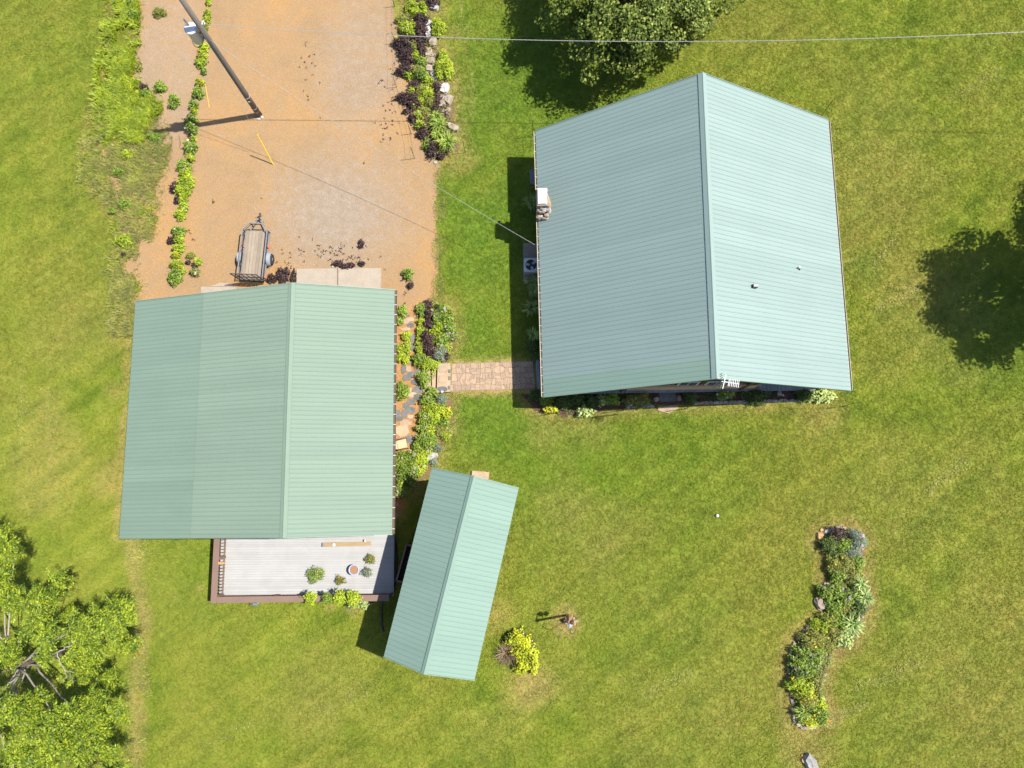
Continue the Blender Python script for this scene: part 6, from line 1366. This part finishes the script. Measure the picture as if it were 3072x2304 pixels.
# ------------------------------------------------------------------ rough weeds between lawn and drive
def blades(name, poly, n, mat, label, h=(.2, .5), w=.022, patch=.35, seed=0):
    lo, hi = poly.min(0)-.2, poly.max(0)+.2; P = rng.uniform(lo, hi, (n*4, 2)); sd = dist_to(P, poly); sd = np.where(inside(P, poly), sd, -sd)
    keep = (sd+1.1*(vnoise(P, .9, seed)-.5)+.5*(vnoise(P, 4, seed+5)-.5)+.25*rng.normal(0, 1, len(P)) > -.05) & (vnoise(P, .9, seed+1)+.6*vnoise(P, 3.1, seed+2) > patch*1.6+.25*rng.random(len(P))); P = P[keep][:n]; n = len(P)
    th = rng.uniform(0, 2*np.pi, n); H = rng.uniform(h[0], h[1], n); lean = H*rng.uniform(.35, 1.1, n); ww = w*rng.uniform(.6, 1.4, n); V = np.zeros((n, 3, 2, 3)); dx, dy = np.cos(th), np.sin(th)
    for k, t in enumerate((0, .55, 1.0)):
        cx = P[:, 0]+dx*lean*t**1.5; cy = P[:, 1]+dy*lean*t**1.5; cz = H*(t-.25*t*t*t)+.01; q = ww*(1, .85, .12)[k]*.5
        V[:, k, 0] = np.stack([cx-dy*q, cy+dx*q, cz], -1); V[:, k, 1] = np.stack([cx+dy*q, cy-dx*q, cz], -1)
    b = np.arange(n)*6; F = np.concatenate([np.stack([b, b+1, b+3, b+2], -1), np.stack([b+2, b+3, b+5, b+4], -1)])
    return tag(np_mesh(name, V.reshape(-1, 3), F, M[mat]), label, 'weeds', kind='stuff')
blades('tall_weeds', WEED_LIME, 22000, 'weed_lime', 'bright lime weeds along the upper left of the drive', (.12, .5), .05, .30, 61)
blades('rough_grass', WEED_OLIVE, 20000, 'weed_olive', 'rough olive grass between left lawn and flower row', (.12, .38), .022, .34, 62)
blades('wild_grass', WEED_OLIVE, 5000, 'weed_lime', 'fresh green grass tufts mixed into the rough grass', (.12, .36), .03, .5, 66)
FR = poly_px([(385, 1600), (420, 1600), (445, 1850), (430, 2320), (390, 2320), (405, 1900)]); blades('straw_grass', FR, 5000, 'weed_olive', 'strip of straw coloured grass running down from the garage corner', (.05, .16), .02, .3, 63)
EG = poly_px([(1306, 905), (1320, 905), (1334, 510), (1312, 500)]); blades('edge_grass', EG, 3500, 'weed_olive', 'ragged grass fringe along the right edge of the drive', (.04, .12), .02, .2, 64)
ED2 = poly_px([(350, 800), (395, 800), (420, 915), (380, 1000), (365, 1000)]); blades('garage_weeds', ED2, 4500, 'weed_olive', 'weeds at the northwest corner of the garage', (.12, .35), .025, .25, 65)

# ------------------------------------------------------------------ mown grass over the turf
tuft = []
def tuft_mesh():
    n = 46; r = .20*np.sqrt(rng.random(n)); a = rng.uniform(0, 6.28, n); P = np.column_stack([r*np.cos(a), r*np.sin(a)]); th = rng.uniform(0, 6.28, n); H = rng.uniform(.035, .085, n); lean = H*rng.uniform(.4, 1.5, n); w = rng.uniform(.010, .022, n); dx, dy = np.cos(th), np.sin(th)
    V = np.zeros((n, 4, 3)); V[:, 0] = np.column_stack([P[:, 0]-dy*w/2, P[:, 1]+dx*w/2, np.zeros(n)]); V[:, 1] = np.column_stack([P[:, 0]+dy*w/2, P[:, 1]-dx*w/2, np.zeros(n)])
    V[:, 2] = np.column_stack([P[:, 0]+dx*lean+dy*w*.2, P[:, 1]+dy*lean-dx*w*.2, H]); V[:, 3] = np.column_stack([P[:, 0]+dx*lean-dy*w*.2, P[:, 1]+dy*lean+dx*w*.2, H])
    o = np_mesh('grass_tuft', V.reshape(-1, 3), np.arange(4*n).reshape(-1, 4), M['blade']); col.objects.unlink(o); return o
tuft = tuft_mesh()
cor = [G(-60, -60), G(3130, -60), G(3130, 2360), G(-60, 2360)]; view = np.array([(p.x, p.y) for p in cor]); lo, hi = view.min(0), view.max(0)
st = .235; xs = np.arange(lo[0], hi[0], st); ys = np.arange(lo[1], hi[1], st); A, B = np.meshgrid(xs, ys); P = np.stack([A.ravel(), B.ravel()], -1)+rng.uniform(-.11, .11, (A.size, 2))
ok = inside(P, view)
foot = [np.array([(p.x, p.y) for p in c]) for c in (gc, sc, (dA, dB, dC, dD), (cSW, cSE, cNE, cNW))]
core_porch = np.array([(p.x, p.y) for p in (pS+wu*x0, pS+wu*x1, pS+wu*x1+wv*6, pS+wu*x0+wv*6)]); foot.append(core_porch)
for f in foot: ok &= ~inside(P, f)
for poly, m_ in ((WALK, .04), (BEDS['island'], -.1), (BEDS['drive'], -.1), (BEDS['garage'], -.1), (BEDS['house'], -.05)):
    sd = dist_to(P, poly); sd = np.where(inside(P, poly), sd, -sd); ok &= sd < -m_*1.0
sd = dist_to(P, DRIVE); sd = np.where(inside(P, DRIVE), sd, -sd); ok &= sd < .05*rng.normal(0, 1, len(P))
for pts in ([(1569, 729), (1618, 729), (1618, 848), (1570, 848)], [(1310, 1088), (1352, 1088), (1352, 1178), (1310, 1178)], [(1974, 1174), (2036, 1174), (2036, 1240), (1974, 1240)], [(1588, 508), (1612, 508), (1612, 556), (1588, 556)], [(1600, 1070), (1636, 1070), (1640, 1185), (1600, 1185)]):
    ok &= ~inside(P, poly_px(pts))
P = P[ok]
# how dry or lush each tuft is, read off the lawn sheet
ix = np.clip(np.searchsorted(gx, P[:, 0]), 0, nx-1); iy = np.clip(np.searchsorted(gy, P[:, 1]), 0, ny-1); fl_ = iy*nx+ix
me = bpy.data.meshes.new('lawn_grass'); me.vertices.add(len(P)); me.vertices.foreach_set('co', np.column_stack([P, Zg[fl_]-.004]).astype(np.float32).ravel())
for nm, arr in (('dry', dry), ('lush', lush)):
    a = me.attributes.new(nm, 'FLOAT', 'POINT'); a.data.foreach_set('value', arr[fl_].astype(np.float32))
lg = bpy.data.objects.new('lawn_grass', me); col.objects.link(lg); tag(lg, 'short mown grass covering the whole lawn', 'grass', kind='stuff')
ng = bpy.data.node_groups.new('grass_scatter', 'GeometryNodeTree'); ng.interface.new_socket('Geometry', in_out='INPUT', socket_type='NodeSocketGeometry'); ng.interface.new_socket('Geometry', in_out='OUTPUT', socket_type='NodeSocketGeometry')
gi = ng.nodes.new('NodeGroupInput'); go = ng.nodes.new('NodeGroupOutput'); iop = ng.nodes.new('GeometryNodeInstanceOnPoints'); oi = ng.nodes.new('GeometryNodeObjectInfo'); oi.inputs['Object'].default_value = tuft
m2p = ng.nodes.new('GeometryNodeMeshToPoints')
rv = ng.nodes.new('FunctionNodeRandomValue'); rv.data_type = 'FLOAT_VECTOR'; rv.inputs[0].default_value = (0, 0, 0); rv.inputs[1].default_value = (0, 0, 6.283)
rs_ = ng.nodes.new('FunctionNodeRandomValue'); rs_.data_type = 'FLOAT'; rs_.inputs[2].default_value = .75; rs_.inputs[3].default_value = 1.35
L = ng.links.new
L(gi.outputs[0], m2p.inputs['Mesh']); L(m2p.outputs[0], iop.inputs['Points']); L(oi.outputs['Geometry'], iop.inputs['Instance']); L(rv.outputs[0], iop.inputs['Rotation']); L(rs_.outputs[1], iop.inputs['Scale']); L(iop.outputs[0], go.inputs[0])
md = lg.modifiers.new('scatter', 'NODES'); md.node_group = ng

# ------------------------------------------------------------------ mower clippings in the turf
M['straw'] = leafmat('straw', [(0, (.26, .22, .08)), (.6, (.36, .31, .13)), (1, (.48, .42, .20))], .1)
cl = []
for x0_, y0_, x1_, y1_, n_, w_ in ((2630, 930, 2760, 850, 260, 11), (2540, 2080, 2760, 1990, 260, 14), (2620, 800, 2700, 700, 160, 10), (2460, 2170, 2600, 2110, 220, 10), (1930, 2090, 2080, 2010, 160, 12), (2780, 1480, 2900, 1380, 200, 12), (60, 1320, 70, 1060, 220, 12), (150, 1440, 160, 1180, 220, 14), (230, 700, 238, 420, 160, 10), (960, 2140, 1120, 2060, 160, 14), (2850, 300, 3000, 210, 200, 12), (600, 2250, 760, 2160, 160, 12)):
    t_ = rng.random(n_)
    for a_ in t_: cl.append(tuple(G(x0_+(x1_-x0_)*a_+rng.normal(0, w_), y0_+(y1_-y0_)*a_+rng.normal(0, w_), .06)))
cl = np.array(cl); n_ = len(cl); V, F = leaf_quads(cl, rng.normal(0, 1, (n_, 3))*np.array([1, 1, .15]), np.array([0, 0, 1])+rng.normal(0, .3, (n_, 3)), rng.uniform(.06, .14, n_), rng.uniform(.010, .022, n_))
tag(np_mesh('grass_clippings', V, F, M['straw']), 'pale streaks of dry mower clippings on the lawn', 'clippings', kind='stuff')
